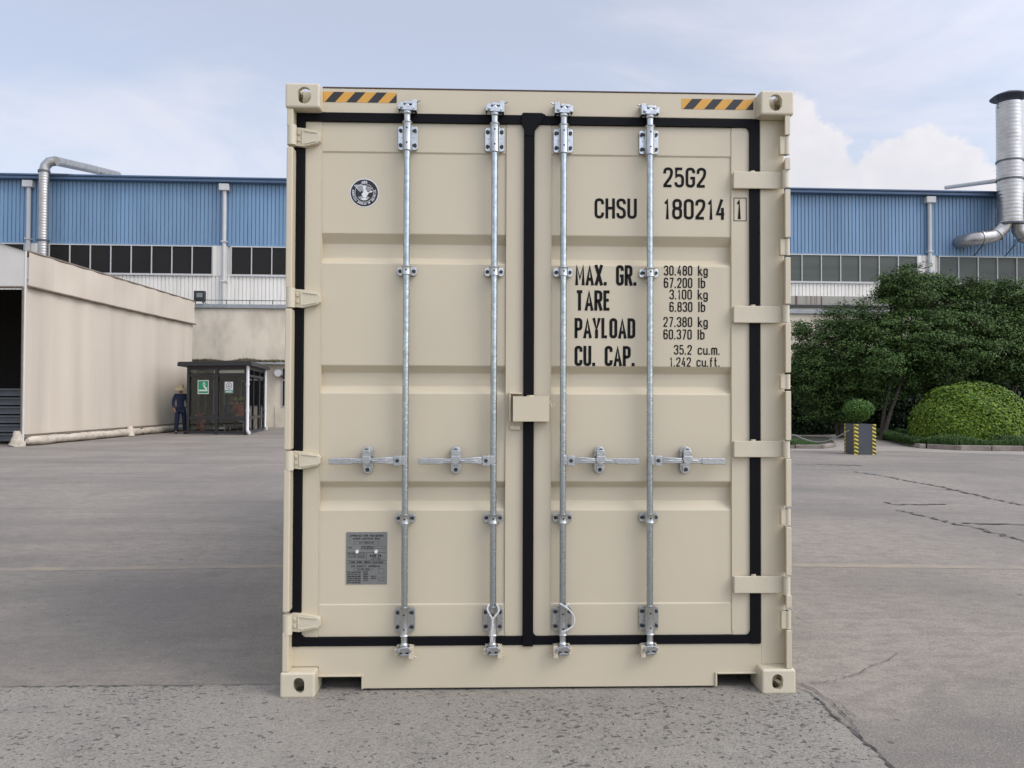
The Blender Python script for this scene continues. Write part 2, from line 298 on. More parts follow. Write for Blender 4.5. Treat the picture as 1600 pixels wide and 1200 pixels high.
def rounded(path, r, closed=False):
    out = []
    for i, p in enumerate(path):
        if len(p) == 2 or i in (0, len(path)-1): out.append(Vector(p[:2])); continue
        a, b, c = Vector(path[i-1][:2]), Vector(p[:2]), Vector(path[i+1][:2])
        d = min(r, (a-b).length*(.5 if len(path[i-1]) > 2 else 1)*.999, (c-b).length*(.5 if len(path[i+1]) > 2 else 1)*.999)
        s, e = b+(a-b).normalized()*d, b+(c-b).normalized()*d
        for k in range(7):
            t = k/6; out.append(s*(1-t)**2*1+b*2*t*(1-t)+e*t*t)
    q = [out[0]]
    for p in out[1:]:
        if (p-q[-1]).length > 1e-6: q.append(p)
    return q
def ribbon(mb, pts, w, Y, xf, mi=0):
    n = len(pts); closed = (pts[0]-pts[-1]).length < 1e-6; L_, R_ = [], []
    for i in range(n):
        a = pts[i-1] if i else (pts[-2] if closed else None); c = pts[i+1] if i < n-1 else (pts[1] if closed else None); b = pts[i]
        d1 = (b-a).normalized() if a is not None else None; d2 = (c-b).normalized() if c is not None else None
        d1 = d1 if d1 is not None else d2; d2 = d2 if d2 is not None else d1
        n1 = Vector((-d1.y, d1.x)); n2 = Vector((-d2.y, d2.x)); nn = (n1+n2)
        nn = nn.normalized() if nn.length > 1e-4 else n1
        k = min(1/max(nn.dot(n1), .3), 1.35); L_.append(b+nn*w/2*k); R_.append(b-nn*w/2*k)
    vs = [xf(p.x, p.y, Y) for p in L_+R_]
    mb.add(vs, [(i, i+1, n+i+1, n+i) for i in range(n-1)], mi)
def text(mb, s, x0, x1, z0, h, Y, sw=.14, mi=0, xf=None, gap=.22):
    """lettering spanning x0..x1, baseline z0, cap height h, stroke sw*h"""
    w = sw*h; unit = [GW.get(c, 1.) for c in s]; n = len(s)
    # widths scale with a, gaps g*a
    a = (x1-x0-w*n)/(sum(unit)+gap*(n-1)*1.0) if n > 1 else (x1-x0-w)
    x = x0; k = 0
    xf = xf or (lambda px, pz, y: (px, y, pz))
    mb.cuts = []
    for c, u in zip(s, unit):
        gw = a*u
        if c == ' ': mb.cuts.append(len(mb.f))
        for st in G.get(c, []):
            path = [(x+w/2+p[0]*gw, z0+w/2+p[1]*(h-w), *p[2:]) for p in st]
            if c == '.': path = [(x+w/2, z0), (x+w/2, z0+w*1.1)]
            q = rounded(path, .62*gw if c not in 'DPRB' else .55*gw)
            if c != '.' and (q[0]-q[-1]).length > 1e-6:
                for e, f in ((0, 1), (-1, -2)):
                    d = (q[e]-q[f]).normalized(); yy = path[0 if e == 0 else -1][1]-z0-w/2
                    if abs(d.y) > .5 and (yy < .01*h or yy > h-w-.01*h): q[e] = q[e]+d*(w/2/abs(d.y))
            ribbon(mb, q, w, Y-.00006*k, xf, mi); k += 1
        x += gw+w+gap*a
# ------------------------------------------------------------------ ground
g = MB(); g.sheet([(-150, -60), (150, -60), (150, 240), (-150, 240)], 0); tag(g.build('ground', conc), kind='structure')
def strip(mb, path, w, z, jag=0., step=.05):
    pts = [Vector(gp(*p)) if len(p) == 2 else Vector(p[:2]) for p in path]; q = [pts[0]]
    for a, b in zip(pts, pts[1:]):
        k = max(1, int((b-a).length/step)) if jag else 1; nn = Vector((-(b-a).y, (b-a).x)).normalized()
        for i in range(1, k+1):
            q.append(a.lerp(b, i/k)+nn*(random.uniform(-jag, jag) if i < k else 0))
    n = len(q); Lp, Rp = [], []
    for i in range(n):
        d = (q[min(i+1, n-1)]-q[max(i-1, 0)]).normalized(); nn = Vector((-d.y, d.x)); ww = w*(random.uniform(.25, 1.5) if jag else 1)/2
        if jag and i in (0, n-1): ww = .001
        Lp.append(q[i]+nn*ww); Rp.append(q[i]-nn*ww)
    mb.add([(p.x, p.y, z) for p in Lp+Rp], [(i, i+1, n+i+1, n+i) for i in range(n-1)])
edgeR = [(1243, 1077), (1262, 1083), (1285, 1100), (1300, 1120), (1322, 1136), (1345, 1155), (1370, 1177), (1392, 1200), (1420, 1235)]
poly = [(-30, -20), (4, -20)]+[]
pr = []
for a, b in zip(edgeR, edgeR[1:]):
    A, B = Vector(gp(*a)), Vector(gp(*b))
    for i in range(5): pr.append(A.lerp(B, i/5)+Vector((random.uniform(-.008, .008), random.uniform(-.008, .008))))
pr = [(p.x, p.y) for p in pr][::-1]; last = gp(1420, 1235)
lf = [(-.9, .13)]+[(x, gp(200, 1072.5)[1]+random.uniform(-.006, .006)) for x in np.arange(-1.3, -6, -.08)]+[(-30, .12)]
g = MB(); g.sheet([(-30, -20), (4, -20), (last[0]+1.2, last[1]-2)]+[last]+pr+[(1.15, .12)]+lf, .004); tag(g.build('foreground_paving', rough), kind='structure')
g = MB()
for path, w, j in (([(0, 1075), (250, 1073), (445, 1071)], .007, .006), (edgeR, .014, .006), ([(1245, 1068), (1275, 1080), (1300, 1100), (1328, 1125), (1345, 1155)], .007, .007), ([(1290, 1092), (1312, 1098), (1322, 1112), (1340, 1122)], .005, .006),
                   ([(1265, 1069), (1300, 1066), (1340, 1055), (1370, 1038), (1390, 1032), (1402, 1022)], .005, .006), ([(1330, 737), (1375, 743), (1430, 754), (1480, 763), (1540, 778), (1620, 794)], .055, .05),
                   ([(1380, 785), (1400, 789), (1430, 789), (1480, 788)], .06, .03), ([(1400, 797), (1440, 806), (1490, 818), (1540, 830), (1620, 850)], .04, .05), ([(1500, 818), (1540, 819), (1620, 821)], .05, .03),
                   ([(1236, 725), (1335, 727), (1350, 729)], .07, .01), ([(1236, 728), (1300, 728.5), (1335, 728)], .05, .01)):
    strip(g, path, w, .008, j, .02 if w < .02 else .06)
tag(g.build('paving_crack', crackm), kind='structure')
g = MB(); strip(g, [(-60, 891), (430, 884.5), (1240, 883), (1660, 887.5)], .14, .0015); tag(g.build('yellow_line', lineyel), kind='structure')
# ------------------------------------------------------------------ shipping container
C = thing('shipping_container', 'cream shipping container with closed double doors and galvanised lock rods standing in the yard', 'container')
YD, YP, YB = .085, .092, .128           # door frame face, panel face, rib floor
XL, XR, H = -1.219, 1.219, 2.896
def xz(px, py, Y=YD): return P(px, py, Y)
def X(px, py, Y=YD): return P(px, py, Y)[0]
def Z(px, py, Y=YD): return P(px, py, Y)[1]
def corr(mb, y0, y1, z0, z1, x, out):
    n = int((y1-y0)/.278); p = (y1-y0)/n; prof = []
    for i in range(n):
        b = y0+i*p; prof += [(b, 0), (b+p*.26, 0), (b+p*.5, .036), (b+p*.76, .036)]
    prof.append((y1, 0)); k = len(prof)
    mb.add([(x-out*d, y, z0) for y, d in prof]+[(x-out*d, y, z1) for y, d in prof], [(i, i+1, k+i+1, k+i) for i in range(k-1)])
for s_, x in ((-1, XL+.012), (1, XR-.012)):
    b = MB(); corr(b, .178, 5.95, .16, 2.80, x, s_); b.build('side_wall', cream, C)
b = MB()
for s_ in (-1, 1):
    a0, a1 = sorted((s_*(1.219-.004), s_*(1.219-.06)))
    b.box(a0, a1, .178, 5.88, 2.80, 2.87); b.box(a0, a1, .178, 5.88, .012, .17)  # bottom rail extended downward to block side light under the floor
b.build('side_rail', cream, C, .004)
b = MB(); b.box(-1.157, 1.157, .12, 5.95, 2.862, 2.872); b.build('roof', cream, C)
b = MB(); b.box(-1.157, 1.157, .13, 5.95, .13, .165); b.box(-1.155, 1.155, .30, .34, .02, .13)  # second box is a beam added to darken the gap below the sill
for i in range(18): b.box(-1.155, 1.155, .35+i*.31, .40+i*.31, .05, .13)
b.build('floor', mat('underframe_shade_black', (.008, .008, .008), .9), C)  # near-black colour paints in the shade of the gap under the sill
b = MB(); b.box(-1.157, 1.157, 5.95, 6.0, .05, 2.86); b.build('rear_wall', cream, C)
for s_ in (-1, 1):
    b = MB(); a0, a1 = sorted((s_*1.215, s_*1.06)); b.box(a0, a1, 5.88, 6.05, .118, 2.778); b.build('rear_post', cream, C, .004)
# corner castings
def cutobj(mb):
    return mb.build('cut', cream)
def stadium(cx, cz, w, h, n=10):
    r = min(w, h)/2; e = abs(h-w)/2; p = []
    for i in range(2*n+2):
        t = math.pi*(i % (n+1))/n; sgn = 1 if i <= n else -1
        if h >= w: p.append((cx+sgn*r*math.cos(t), cz+sgn*(e+r*math.sin(t))))
        else: p.append((cx+sgn*(e+r*math.sin(t)), cz-sgn*r*math.cos(t)))
    return p
def casting(sx, top, rear, hc, hw, hh):
    a0, a1 = sorted((sx*1.219, sx*(1.219-.162))); z0 = H-.118 if top else 0; y0 = 5.88 if rear else 0
    b = MB(); b.box(a0, a1, y0, y0+.178, z0, z0+.118); o = b.build('corner_casting', cream_c, C)
    bv = o.modifiers.new('b', 'BEVEL'); bv.width = .010; bv.segments = 3
    cuts = []
    t = .022; b = MB(); b.box(a0+t, a1-t, y0+t+.006, y0+.178-t, z0+t, z0+.118-t); cuts.append(cutobj(b))
    yf0, yf1 = (y0-.02, y0+.05) if not rear else (y0+.13, y0+.2)
    b = MB(); b.prism(stadium(sx*hc, z0+.059, hw, hh), yf0, yf1); cuts.append(cutobj(b))
    T = lambda x, y, z: (x, z, y)
    b = MB(T); cz = (z0+.05, z0+.15) if top else (z0-.03, z0+.05); b.prism(stadium(sx*(1.219-.089), y0+.089, .0635, .124), *cz); cuts.append(cutobj(b))
    T = lambda x, y, z: (y, x, z)
    xs = sorted((sx*1.25, sx*1.15)); b = MB(T); b.prism(stadium(y0+.10, z0+.059, .079, .051), *xs); cuts.append(cutobj(b))
    for c in cuts:
        q = o.modifiers.new('c', 'BOOLEAN'); q.object = c; q.operation = 'DIFFERENCE'; q.solver = 'EXACT'
    bpy.context.view_layer.update(); dg = bpy.context.evaluated_depsgraph_get()
    me = bpy.data.meshes.new_from_object(o.evaluated_get(dg)); o.modifiers.clear(); o.data = me
    me.materials.clear(); me.materials.append(cream_c)
    for c in cuts: bpy.data.objects.remove(c)
    return o
for sx in (-1, 1):
    casting(sx, True, False, 1.219-.090, .064, .080); casting(sx, False, False, 1.219-.088, .052, .074)
    casting(sx, True, True, 1.13, .06, .079); casting(sx, False, True, 1.13, .06, .079)
# posts
zb, zt = .118, H-.118
segR = [(181, 211), (246, 265), (296, 371), (402, 475), (505, 582), (611, 688), (717, 792), (824, 899), (930, 950), (985, 1042)]
lugR = [(213, 243), (373, 400), (584, 609), (794, 821), (953, 983)]
b = MB()
x0 = X(1187, 600, .09); x1 = X(1221, 600, .09); b.box(x0, x1+.012, .078, .17, zb, zt)
b.build('corner_post', cream, C, .004)
for a, c in segR:
    b = MB(); e0, e1 = X(1228, 600, .004), X(1236.5, 600, .004); zz0, zz1 = Z(1230, c, .01), Z(1230, a, .01)
    if a == 181: zz1 = zt
    if c == 1042: zz0 = zb
    b.add([(x, y, z) for z in (zz0, zz1) for x, y in ((e0, .006), (e1, .006), (e1, .082), (e1-.006, .082))], [(0, 3, 2, 1), (4, 5, 6, 7), (0, 1, 5, 4), (1, 2, 6, 5), (2, 3, 7, 6), (3, 0, 4, 7)])
    b.build('post_flange', cream, C, .003)
for a, c in lugR:
    b = MB(); z0_, z1_ = Z(1228, c-1, .03), Z(1228, a+1, .03); xa, xb = X(1219, 600, .03), X(1234, 600, .03)
    b.box(xa, xb-.006, .022, .05, z0_, z1_); b.cyl((xb-.012, .03, z0_), (xb-.012, .03, z1_), .014, 14); b.build('hinge_lug', cream, C, .003)
# back side plate of the right post (side return), seen edge-on
b = MB(); b.box(1.150, 1.19, .17, .178, zb, zt); b.build('post_return', cream, C)
# left post
segL = [(168, 197), (229, 450), (482, 703), (734, 957), (989, 1050)]
b = MB(); b.box(X(446.5, 600, .09), X(478, 600, .1), .10, .17, zb, zt); b.build('corner_post', cream, C, .003)
for a, c in segL:
    b = MB(); zz0, zz1 = Z(452, c, .01), Z(452, a, .01)
    if a == 168: zz1 = zt
    if c == 1050: zz0 = zb
    b.box(-1.212, -1.182, .008, .098, zz0, zz1)
    b.build('post_flange', cream, C, .006, 3)
# header and sill
zh0, zh1 = Z(600, 177.5, .08), Z(600, 139, .08); zs1 = Z(600, 1009, .08); zs0 = Z(700, 1075, .08)
b = MB(); b.box(-1.059, 1.059, .08, .16, zh0, zh1); b.box(-1.16, -1.059, .098, .16, zh0, zh1-.01); b.box(1.059, 1.16, .098, .16, zh0, zh1-.01)
header = b.build('header', cream, C, .003)
b = MB(); b.box(-1.059, 1.059, .078, .12, zh1+.001, zh1+.006); b.build('header_lip', mat('brown_edge', (.10, .065, .05), .8), header)  # rust-brown lip, its dark colour also holds the shading of the top edge
nL, nR = X(565, 1065, .08), X(1120, 1065, .08); zn = Z(530, 1057, .08); xe0, xe1 = -1.057, 1.057
b = MB(); b.prism([(xe0, zn), (nL, zn), (nL, zs0), (nR, zs0), (nR, zn), (xe1, zn), (1.16, zb+.002), (1.16, zs1), (-1.19, zs1), (-1.19, zb+.002), (xe0, zb+.002)], .08, .13)
# pocket lips
b.box(xe0, nL, .07, .08, zn, zn+.010); b.box(nL-.0, nL+.010, .07, .08, zs0, zn+.010); b.box(nR, xe1, .07, .08, zn, zn+.010); b.box(nR-.010, nR, .07, .08, zs0, zn+.010)
b.build('sill', cream, C, .003)
# hazard decals
for a, c, t0, t1 in ((505, 620, 144, 160), (1065, 1177, 155, 171)):
    x0, x1 = X(a, t0, .079), X(c, t0, .079); zA, zB = Z((a+c)/2, t1, .079), Z((a+c)/2, t0, .079); hh = zB-zA; w = x1-x0
    b = MB(); b.add([(x0, .079, zA), (x1, .079, zA), (x1, .079, zB), (x0, .079, zB)], [(0, 1, 2, 3)], 0); pt = w/3.45; bw = pt*.48; sk = hh*.88
    for k in range(4):
        q = x0+.008+k*pt; pl = [(q, zA), (q+bw, zA), (q+bw+sk, zB), (q+sk, zB)]
        if k == 3: pl = [(q, zA), (x1, zA), (x1, zB-.004), (q+sk-.008, zB-.002)] if q+sk < x1 else [(q, zA), (x1, zA), (x1, zA+(x1-q)*hh/sk)]
        b.add([(px_, .0785, pz_) for px_, pz_ in pl], [list(range(len(pl)))], 1)
    b.build('hazard_decal', [yel, hblk], header)
# doors
def ribs_z(): return [tuple(Z(640, p, YP) for p in q) for q in ((366, 378.5, 403, 412), (571.5, 581.5, 604.5, 614.5), (752.5, 761.5, 785, 797))]
def make_door(xs, rail_t, rail_b):
    b = MB(); xa, xb, xc, xd = xs
    b.box(xa, xb, YD, .135, zlo, zhi); b.box(xc, xd, YD, .135, zlo, zhi)
    b.box(xb, xc, YD+.003, .134, rail_t, zhi); b.box(xb, xc, YD+.003, .134, zlo, rail_b)
    prof = [(rail_t, YD+.003), (rail_t-.006, YP)]
    for a, c, d, e in ribs_z(): prof += [(a+.002, YP), (a-.002, YP+.003), (c, YB-.003), (c-.004, YB), (d+.004, YB), (d, YB-.003), (e+.002, YP+.003), (e-.003, YP)]
    prof += [(rail_b+.006, YP), (rail_b, YD+.003)]; n = len(prof)
    b.add([(xb-.001, y, z) for z, y in prof]+[(xc+.001, y, z) for z, y in prof], [(i, i+1, n+i+1, n+i) for i in range(n-1)])
    b.add([(xb-.001, .136, z) for z, y in prof]+[(xc+.001, .136, z) for z, y in prof], [(i, i+1, n+i+1, n+i) for i in range(n-1)])
    return b.build('door', cream, C, .0025)
zhi = Z(600, 191.5); zlo = Z(600, 995)
rt_, rb_ = Z(640, 238), Z(640, 945.5)
cx0, cx1 = X(818, 600, .075), X(834, 600, .075)
dl = (X(474, 600), X(500.5, 600), X(790.5, 600), cx0); dr = (cx1, X(860.5, 600), X(1143.5, 600), X(1173, 600))
DL = make_door(dl, rt_, rb_); DL['label'] = 'left door with round emblem sticker and grey data plate'
DR = make_door(dr, rt_, rb_); DR['label'] = 'right door with black weight and number lettering'
# weld seams between panel and stile, round-bottomed
def seam_(parent, x):
    b = MB(); b.tube([(x, YD+.001, zlo+.02), (x, YD+.001, zhi-.02)], .0022, 6); b.build('weld_seam', cream, parent)
for p_, x in ((DL, dl[1]), (DL, dl[2]), (DR, dr[1]), (DR, dr[2])): seam_(p_, x)
# gaskets: rounded strips
def strip_box(b, x0, x1, z0, z1, Y0=.072, Y1=.12): b.box(x0, x1, Y0, Y1, z0, z1)
gt0, gt1 = zhi, Z(600, 176.5, .075); gb1, gb0 = zlo, Z(600, 1009.5, .075)
gL0, gL1 = X(456.5, 600, .075), X(471.5, 600, .075)+.004; gR0, gR1 = X(1172, 600, .075), X(1187, 600, .075)
b = MB(); strip_box(b, gL0, gL1, gb0, gt1); strip_box(b, gL1, cx0-.001, gt0, gt1-.001, .073); strip_box(b, gL1, cx0-.001, gb0+.001, gb1, .073)
for (cx_, cz_, sx, sz) in ((gL1, gb1, 1, 1),):
    r = .03; b.prism([(cx_, cz_)]+[(cx_+sx*(r-r*math.sin(R(t))), cz_+sz*(r-r*math.cos(R(t)))) for t in range(0, 91, 15)], .0725, .12)
b.build('gasket', black, DL, .006, 3)
b = MB(); strip_box(b, gR0, gR1, gb0, gt1-.004); strip_box(b, cx1+.001, gR0, gt0, gt1-.005, .073); strip_box(b, cx1+.001, gR0, gb0+.002, gb1, .073)
strip_box(b, cx0, cx1, gb0-.004, gt1+.006, .067); 
b.prism([(X(815, 190), gt1-.0), (X(817, 190), gt1+.008), (X(846, 190), gt1+.008), (X(852, 190), gt1-.001), (X(844, 190), gt0), (cx1+.002, gt0-.03), (cx1, gt0-.06), (cx0, gt0-.06), (cx0-.001, gt0-.03), (X(815, 190), gt0+.0)], .064, .1)
for (cx_, cz_, sx, sz) in ((gR0, gb1, -1, 1), (gR0, gt0, -1, -1), (cx1, gb1, 1, 1)):
    r = .026; b.prism([(cx_, cz_)]+[(cx_+sx*(r-r*math.sin(R(t))), cz_+sz*(r-r*math.cos(R(t)))) for t in range(0, 91, 15)], .0725, .12)
b.build('gasket', black, DR, .006, 3)
# right hinges (flat plates)
for a, c in ((268, 294.5), (478, 504.5), (689, 714.5), (900.5, 927)):
    YH = .055; b = MB(); z0_, z1_ = Z(1187, c, YH), Z(1187, a, YH); xa, xb, xc = X(1147, 600, YH), X(1222, 600, YH), X(1229, 600, .03)
    b.box(xa, xb, YH, YH+.012, z0_, z1_); b.box(xa, xa+.05, YH+.012, YD, z0_+.004, z1_-.004); b.prism([(xb, z0_), (xc, z0_), (xc, z1_), (xb, z1_)], .035, .06)
    b.cyl((xc-.001, .03, z0_-.001), (xc-.001, .03, z1_+.001), .0155, 16); b.cyl((X(1178, 600, .06), .075, z1_-.005), (X(1178, 600, .06), .075, z1_+.007), .013, 12)
    b.build('hinge', cream_c, DR, .003)
# left hinges (tapered forgings)
for a, c in ((200, 227.5), (452.5, 479.5), (705.5, 732), (959.5, 986.5)):
    YH = .052; b = MB(); z0_, z1_ = Z(475, c, YH), Z(475, a, YH); hh = z1_-z0_; xa, xb = X(457, 600, YH)-.004, X(500, (a+c)/2, YH)
    b.cyl((-1.192, .028, z0_-.006), (-1.192, .028, z1_+.004), .022, 18)
    b.prism([(xa-.02, z0_+.004), (xa, z0_), (xa+.045, z0_-.004), (xb-.012, z0_+hh*.16), (xb, z0_+hh*.3), (xb, z0_+hh*.68), (xb-.012, z0_+hh*.82), (xa+.05, z1_), (xa+.01, z1_+.003), (xa, z1_-.004), (xa-.02, z1_-.002)], YH, YD)
    # raised ribs
    b.box(xa+.004, xa+.009, YH-.005, YH, z0_+.012, z1_-.012); b.box(xa+.038, xa+.044, YH-.005, YH, z0_+.008, z1_-.008)
    b.box(xa+.018, xa+.032, YH-.006, YH, z0_+hh*.6, z0_+hh*.78); b.box(xa+.018, xa+.032, YH-.006, YH, z0_+hh*.22, z0_+hh*.4)
    b.prism([(xa+.05, z1_-.010), (xb-.014, z0_+hh*.76), (xb-.014, z0_+hh*.70), (xa+.05, z1_-.017)], YH-.004, YH); b.prism([(xa+.05, z0_+.006), (xb-.014, z0_+hh*.24), (xb-.014, z0_+hh*.30), (xa+.05, z0_+.013)], YH-.004, YH)
    b.build('hinge', cream_c, DL, .0025)
# lock rods and fittings
YR = .045; RR = .0155
def fit(px, py, Y=YR): return P(px, py, Y)
rods = [(636.5, 631.5, DL, -1), (773.5, 769.5, DL, -1), (880.5, 879.5, DR, 1), (1016.5, 1014.5, DR, 1)]
def bracket(parent, x, z0, z1, w, big, flip):
    b = MB(); b.prism(rrect(x-w, x+w, z0, z1, .012, 4), .073, YD+.001, 0); rs = .0215
    b.box(x-rs-.002, x+rs+.002, .045, .074, z0+.004, z1-.004, 0)
    e = .012 if big else 0
    b.tube([(x, YR, z0-e), (x, YR, z0-e+.004), (x, YR, z0-e+.006), (x, YR, z1+e-.006), (x, YR, z1+e-.004), (x, YR, z1+e)], [rs+.003, rs+.003, rs, rs, rs+.003, rs+.003], 24, 0)
    zs = (z0+.022, z1-.022) if big else ((z0+z1)/2,)
    for zz in zs:
        for sx in (-1, 1):
            bx = x+sx*(w-.012); b.cyl((bx, .064, zz), (bx, .074, zz), .0085, 10, 1); b.box(bx-sx*.006-.006, bx-sx*.006+.006, .067, .074, zz-.005, zz+.005, 1)
        b.cyl((x, YR-rs-.001, zz), (x, YR-rs+.004, zz), .0042, 10, 2)
    if big:
        for sx in (-1, 1): b.cyl((x+sx*.029, .069, (z0+z1)/2+.006), (x+sx*.029, .074, (z0+z1)/2+.006), .004, 8, 0)
    b.build('rod_bracket', [zinc, bolt, hole], parent, .002)
for pt, pb, D, sd_ in rods:
    xt, ztop = fit(pt, 178); xb_, zbot = fit(pb, 1002); xm = (xt+xb_)/2
    x = xm; b = MB(); b.cyl((x, YR, zbot), (x, YR, ztop), RR, 24); b.build('lock_rod', galv, D)
    q = (pt-636.5)*.0175
    bracket(D, x, Z(pt, 233+q, .06), Z(pt, 196+q, .06), .047, True, 0)
    qb = -(pb-631.5)*.0065
    bracket(D, x, Z(pb, 988+qb, .06), Z(pb, 951+qb, .06), .047, True, 1)
    bracket(D, x, Z(pt, 430+q*.45, .06), Z(pt, 416.5+q*.45, .06), .046, False, 0)
    bracket(D, x, Z(pb, 817+qb*.5, .06), Z(pb, 803+qb*.5, .06), .046, False, 0)
    for topq in (True, False):
        s_ = 1 if topq else -1
        ze = Z(pt, 178+q, YR) if topq else Z(pb, 1006+qb, YR)      # collar end next to header / sill
        b = MB(); b.tube([(x, YR, ze-s_*.035), (x, YR, ze-s_*.004), (x, YR, ze), (x, YR, ze+s_*.012)], [.0165, .0165, .021, .021], 20)
        b.tube([(x, YR, ze+s_*.012), (x, YR, ze+s_*.055)], [.017, .013], 14)
        b.prism([(x-.031, ze+s_*.020), (x-.022, ze+s_*.012), (x+.024, ze+s_*.010), (x+.035, ze+s_*.022), (x+.033, ze+s_*.038), (x+.012, ze+s_*.034), (x, ze+s_*.044), (x-.014, ze+s_*.034), (x-.03, ze+s_*.036)], .022, .062)
        b.prism([(x-.020, ze+s_*.046), (x+.022, ze+s_*.044), (x+.026, ze+s_*.056), (x-.012, ze+s_*.060)], .03, .07)
        b.cyl((x-.027, .012, ze+s_*.03), (x-.027, .05, ze+s_*.03), .009, 10)
        b.build('cam_end', zinc, D, .0025)
        k = MB(); m_ = sd_*-1
        k.box(x+m_*.034-.011, x+m_*.034+.011, .028, YD-.005, ze+s_*.012 if s_ > 0 else ze-.068, ze+.066 if s_ > 0 else ze-.012)
        k.box(x-m_*.036-.008, x-m_*.036+.008, .034, YD-.005, ze+(.02 if s_ > 0 else -.052), ze+(.05 if s_ > 0 else -.022))
        k.box(x-.036, x+.036, .062, .081, ze+(.010 if s_ > 0 else -.066), ze+(.064 if s_ > 0 else -.010))
        k.cyl((x+m_*.045, .05, ze+s_*.060), (x+m_*.062, .045, ze+s_*.066), .004, 8)
        k.build('cam_keeper', cream_c if not topq else zinc, header if topq else C, .003)
# handles
def handle(D, xrod, zc, xe, xc, sg):
    """sg -1: handle points left of the rod"""
    b = MB(); hx = xrod+sg*.036
    b.box(min(xrod, hx+sg*.018), max(xrod, hx+sg*.018), .028, .058, zc-.022, zc+.024, 0)
    b.box(min(hx-sg*.016, hx+sg*.018), max(hx-sg*.016, hx+sg*.018), .022, .030, zc-.026, zc+.024, 0)
    b.cyl((hx, .016, zc), (hx, .03, zc), .009, 12, 1)
    pts = []; n = 24
    x_in = hx+sg*.016
    prof = []
    for i in range(n+1):
        t = i/n; x = x_in+(xe-x_in)*t; yy = .036-.010*math.sin(min(t/.45, 1)*math.pi) if t < .45 else .036
        hgt = .018-.006*min(t*3, 1) if t < .6 else .0135
        prof.append((x, zc-.003*t+.001*math.sin(t*9), yy, hgt))
    m_ = len(prof); vs = []
    for x, z, yy, hg in prof: vs += [(x, yy-.006, z-hg), (x, yy-.006, z+hg), (x, yy+.008, z+hg), (x, yy+.008, z-hg)]
    fs = [(0, 1, 2, 3), tuple(4*(m_-1)+i for i in (3, 2, 1, 0))]
    for i in range(m_-1):
        for j in range(4): fs.append((4*i+j, 4*i+(j+1) % 4, 4*i+4+(j+1) % 4, 4*i+4+j))
    b.add(vs, fs, 0)
    # raised centre rib and sleeve
    b.prism([(x_in+sg*.03, zc-.004), (x_in+sg*.03, zc+.002), (xc, zc+.005), (xe-sg*.13, zc+.001), (xe-sg*.13, zc-.005), (xc, zc-.006)], .020, .031, 0)
    b.box(min(xe, xe-sg*.112), max(xe, xe-sg*.112), .025, .047, zc-.0185, zc+.011, 0)
    b.build('handle', [zinc, bolt], D, .003)
    k = MB(); k.prism(rrect(xc-.0245, xc+.0245, zc-.066, zc+.066, .0240, 6), .066, YD+.001, 0)
    k.box(xc-.021, xc+.021, .048, .067, zc+.018, zc+.046, 0); k.prism(rrect(xc-.020, xc+.020, zc-.004, zc+.052, .012, 4), .014, .024, 0)
    k.prism([(xc-.024, zc+.006), (xc-.018, zc-.010), (xc, zc-.018), (xc+.018, zc-.010), (xc+.024, zc+.006), (xc+.018, zc+.022), (xc-.018, zc+.022)], .008, .016, 0)
    k.prism(rrect(xc-.017, xc+.017, zc+.030, zc+.064, .0165, 5), .022, .067, 0)
    k.box(xc-.015, xc+.015, .050, .067, zc-.052, zc-.026, 0); k.cyl((xc, .016, zc+.047), (xc, .024, zc+.047), .0105, 12, 1); k.cyl((xc, .048, zc-.045), (xc, .068, zc-.045), .010, 12, 1)
    k.build('handle_catch', [zinc, bolt], D, .002)
for i, (pe, pc) in enumerate(((514, 573.5), (654, 712), (998, 938), (1132, 1073))):
    pt, pb, D, sg = rods[i]; xr = (fit(pt, 178)[0]+fit(pb, 1002)[0])/2
    handle(D, xr, Z(pc, 719.5, .035), X(pe, 719, .035), X(pc, 719, .035), sg)
# lock box
YH = .022; b = MB(); x0, z0 = P(801.5, 658.5, YH); x1, z1 = P(858, 619.5, YH)
b.box(x0, x1, YH, YH+.008, z0, z1); b.box(x1-.010, x1, YH+.008, YD, z0, z1); b.box(x0, x1, YH+.008, YD-.02, z1-.008, z1); b.box(x0+.03, x1-.02, .03, .062, z0+.01, z1-.012)
b.cyl((P(829, 618, .04)[0], .05, z1-.004), (P(829, 618, .04)[0], .05, z1+.006), .018, 14); b.tube([(x1, .03, z1-.022), (x1+.008, .03, z1-.026), (x1+.010, .03, z1-.045), (x1+.018, .03, z1-.052), (x1+.024, .03, z1-.042), (x1+.02, .03, z1-.03)], .0025, 8)
b.build('lock_box', cream, DR, .004, 3)
b = MB(); xa, za = P(795.5, 659, .05); xb_, zb_ = P(817, 613.5, .05); b.box(xa, xa+.007, .045, YD, za, zb_-.007); b.box(xa, xb_-.004, .045, YD, zb_-.007, zb_)
xa, za = P(797, 671.5, .07); xb_, zb_ = P(813, 665, .07); b.box(xa, xb_, .068, YD, za, zb_); b.build('lock_bracket', cream, DL, .002)
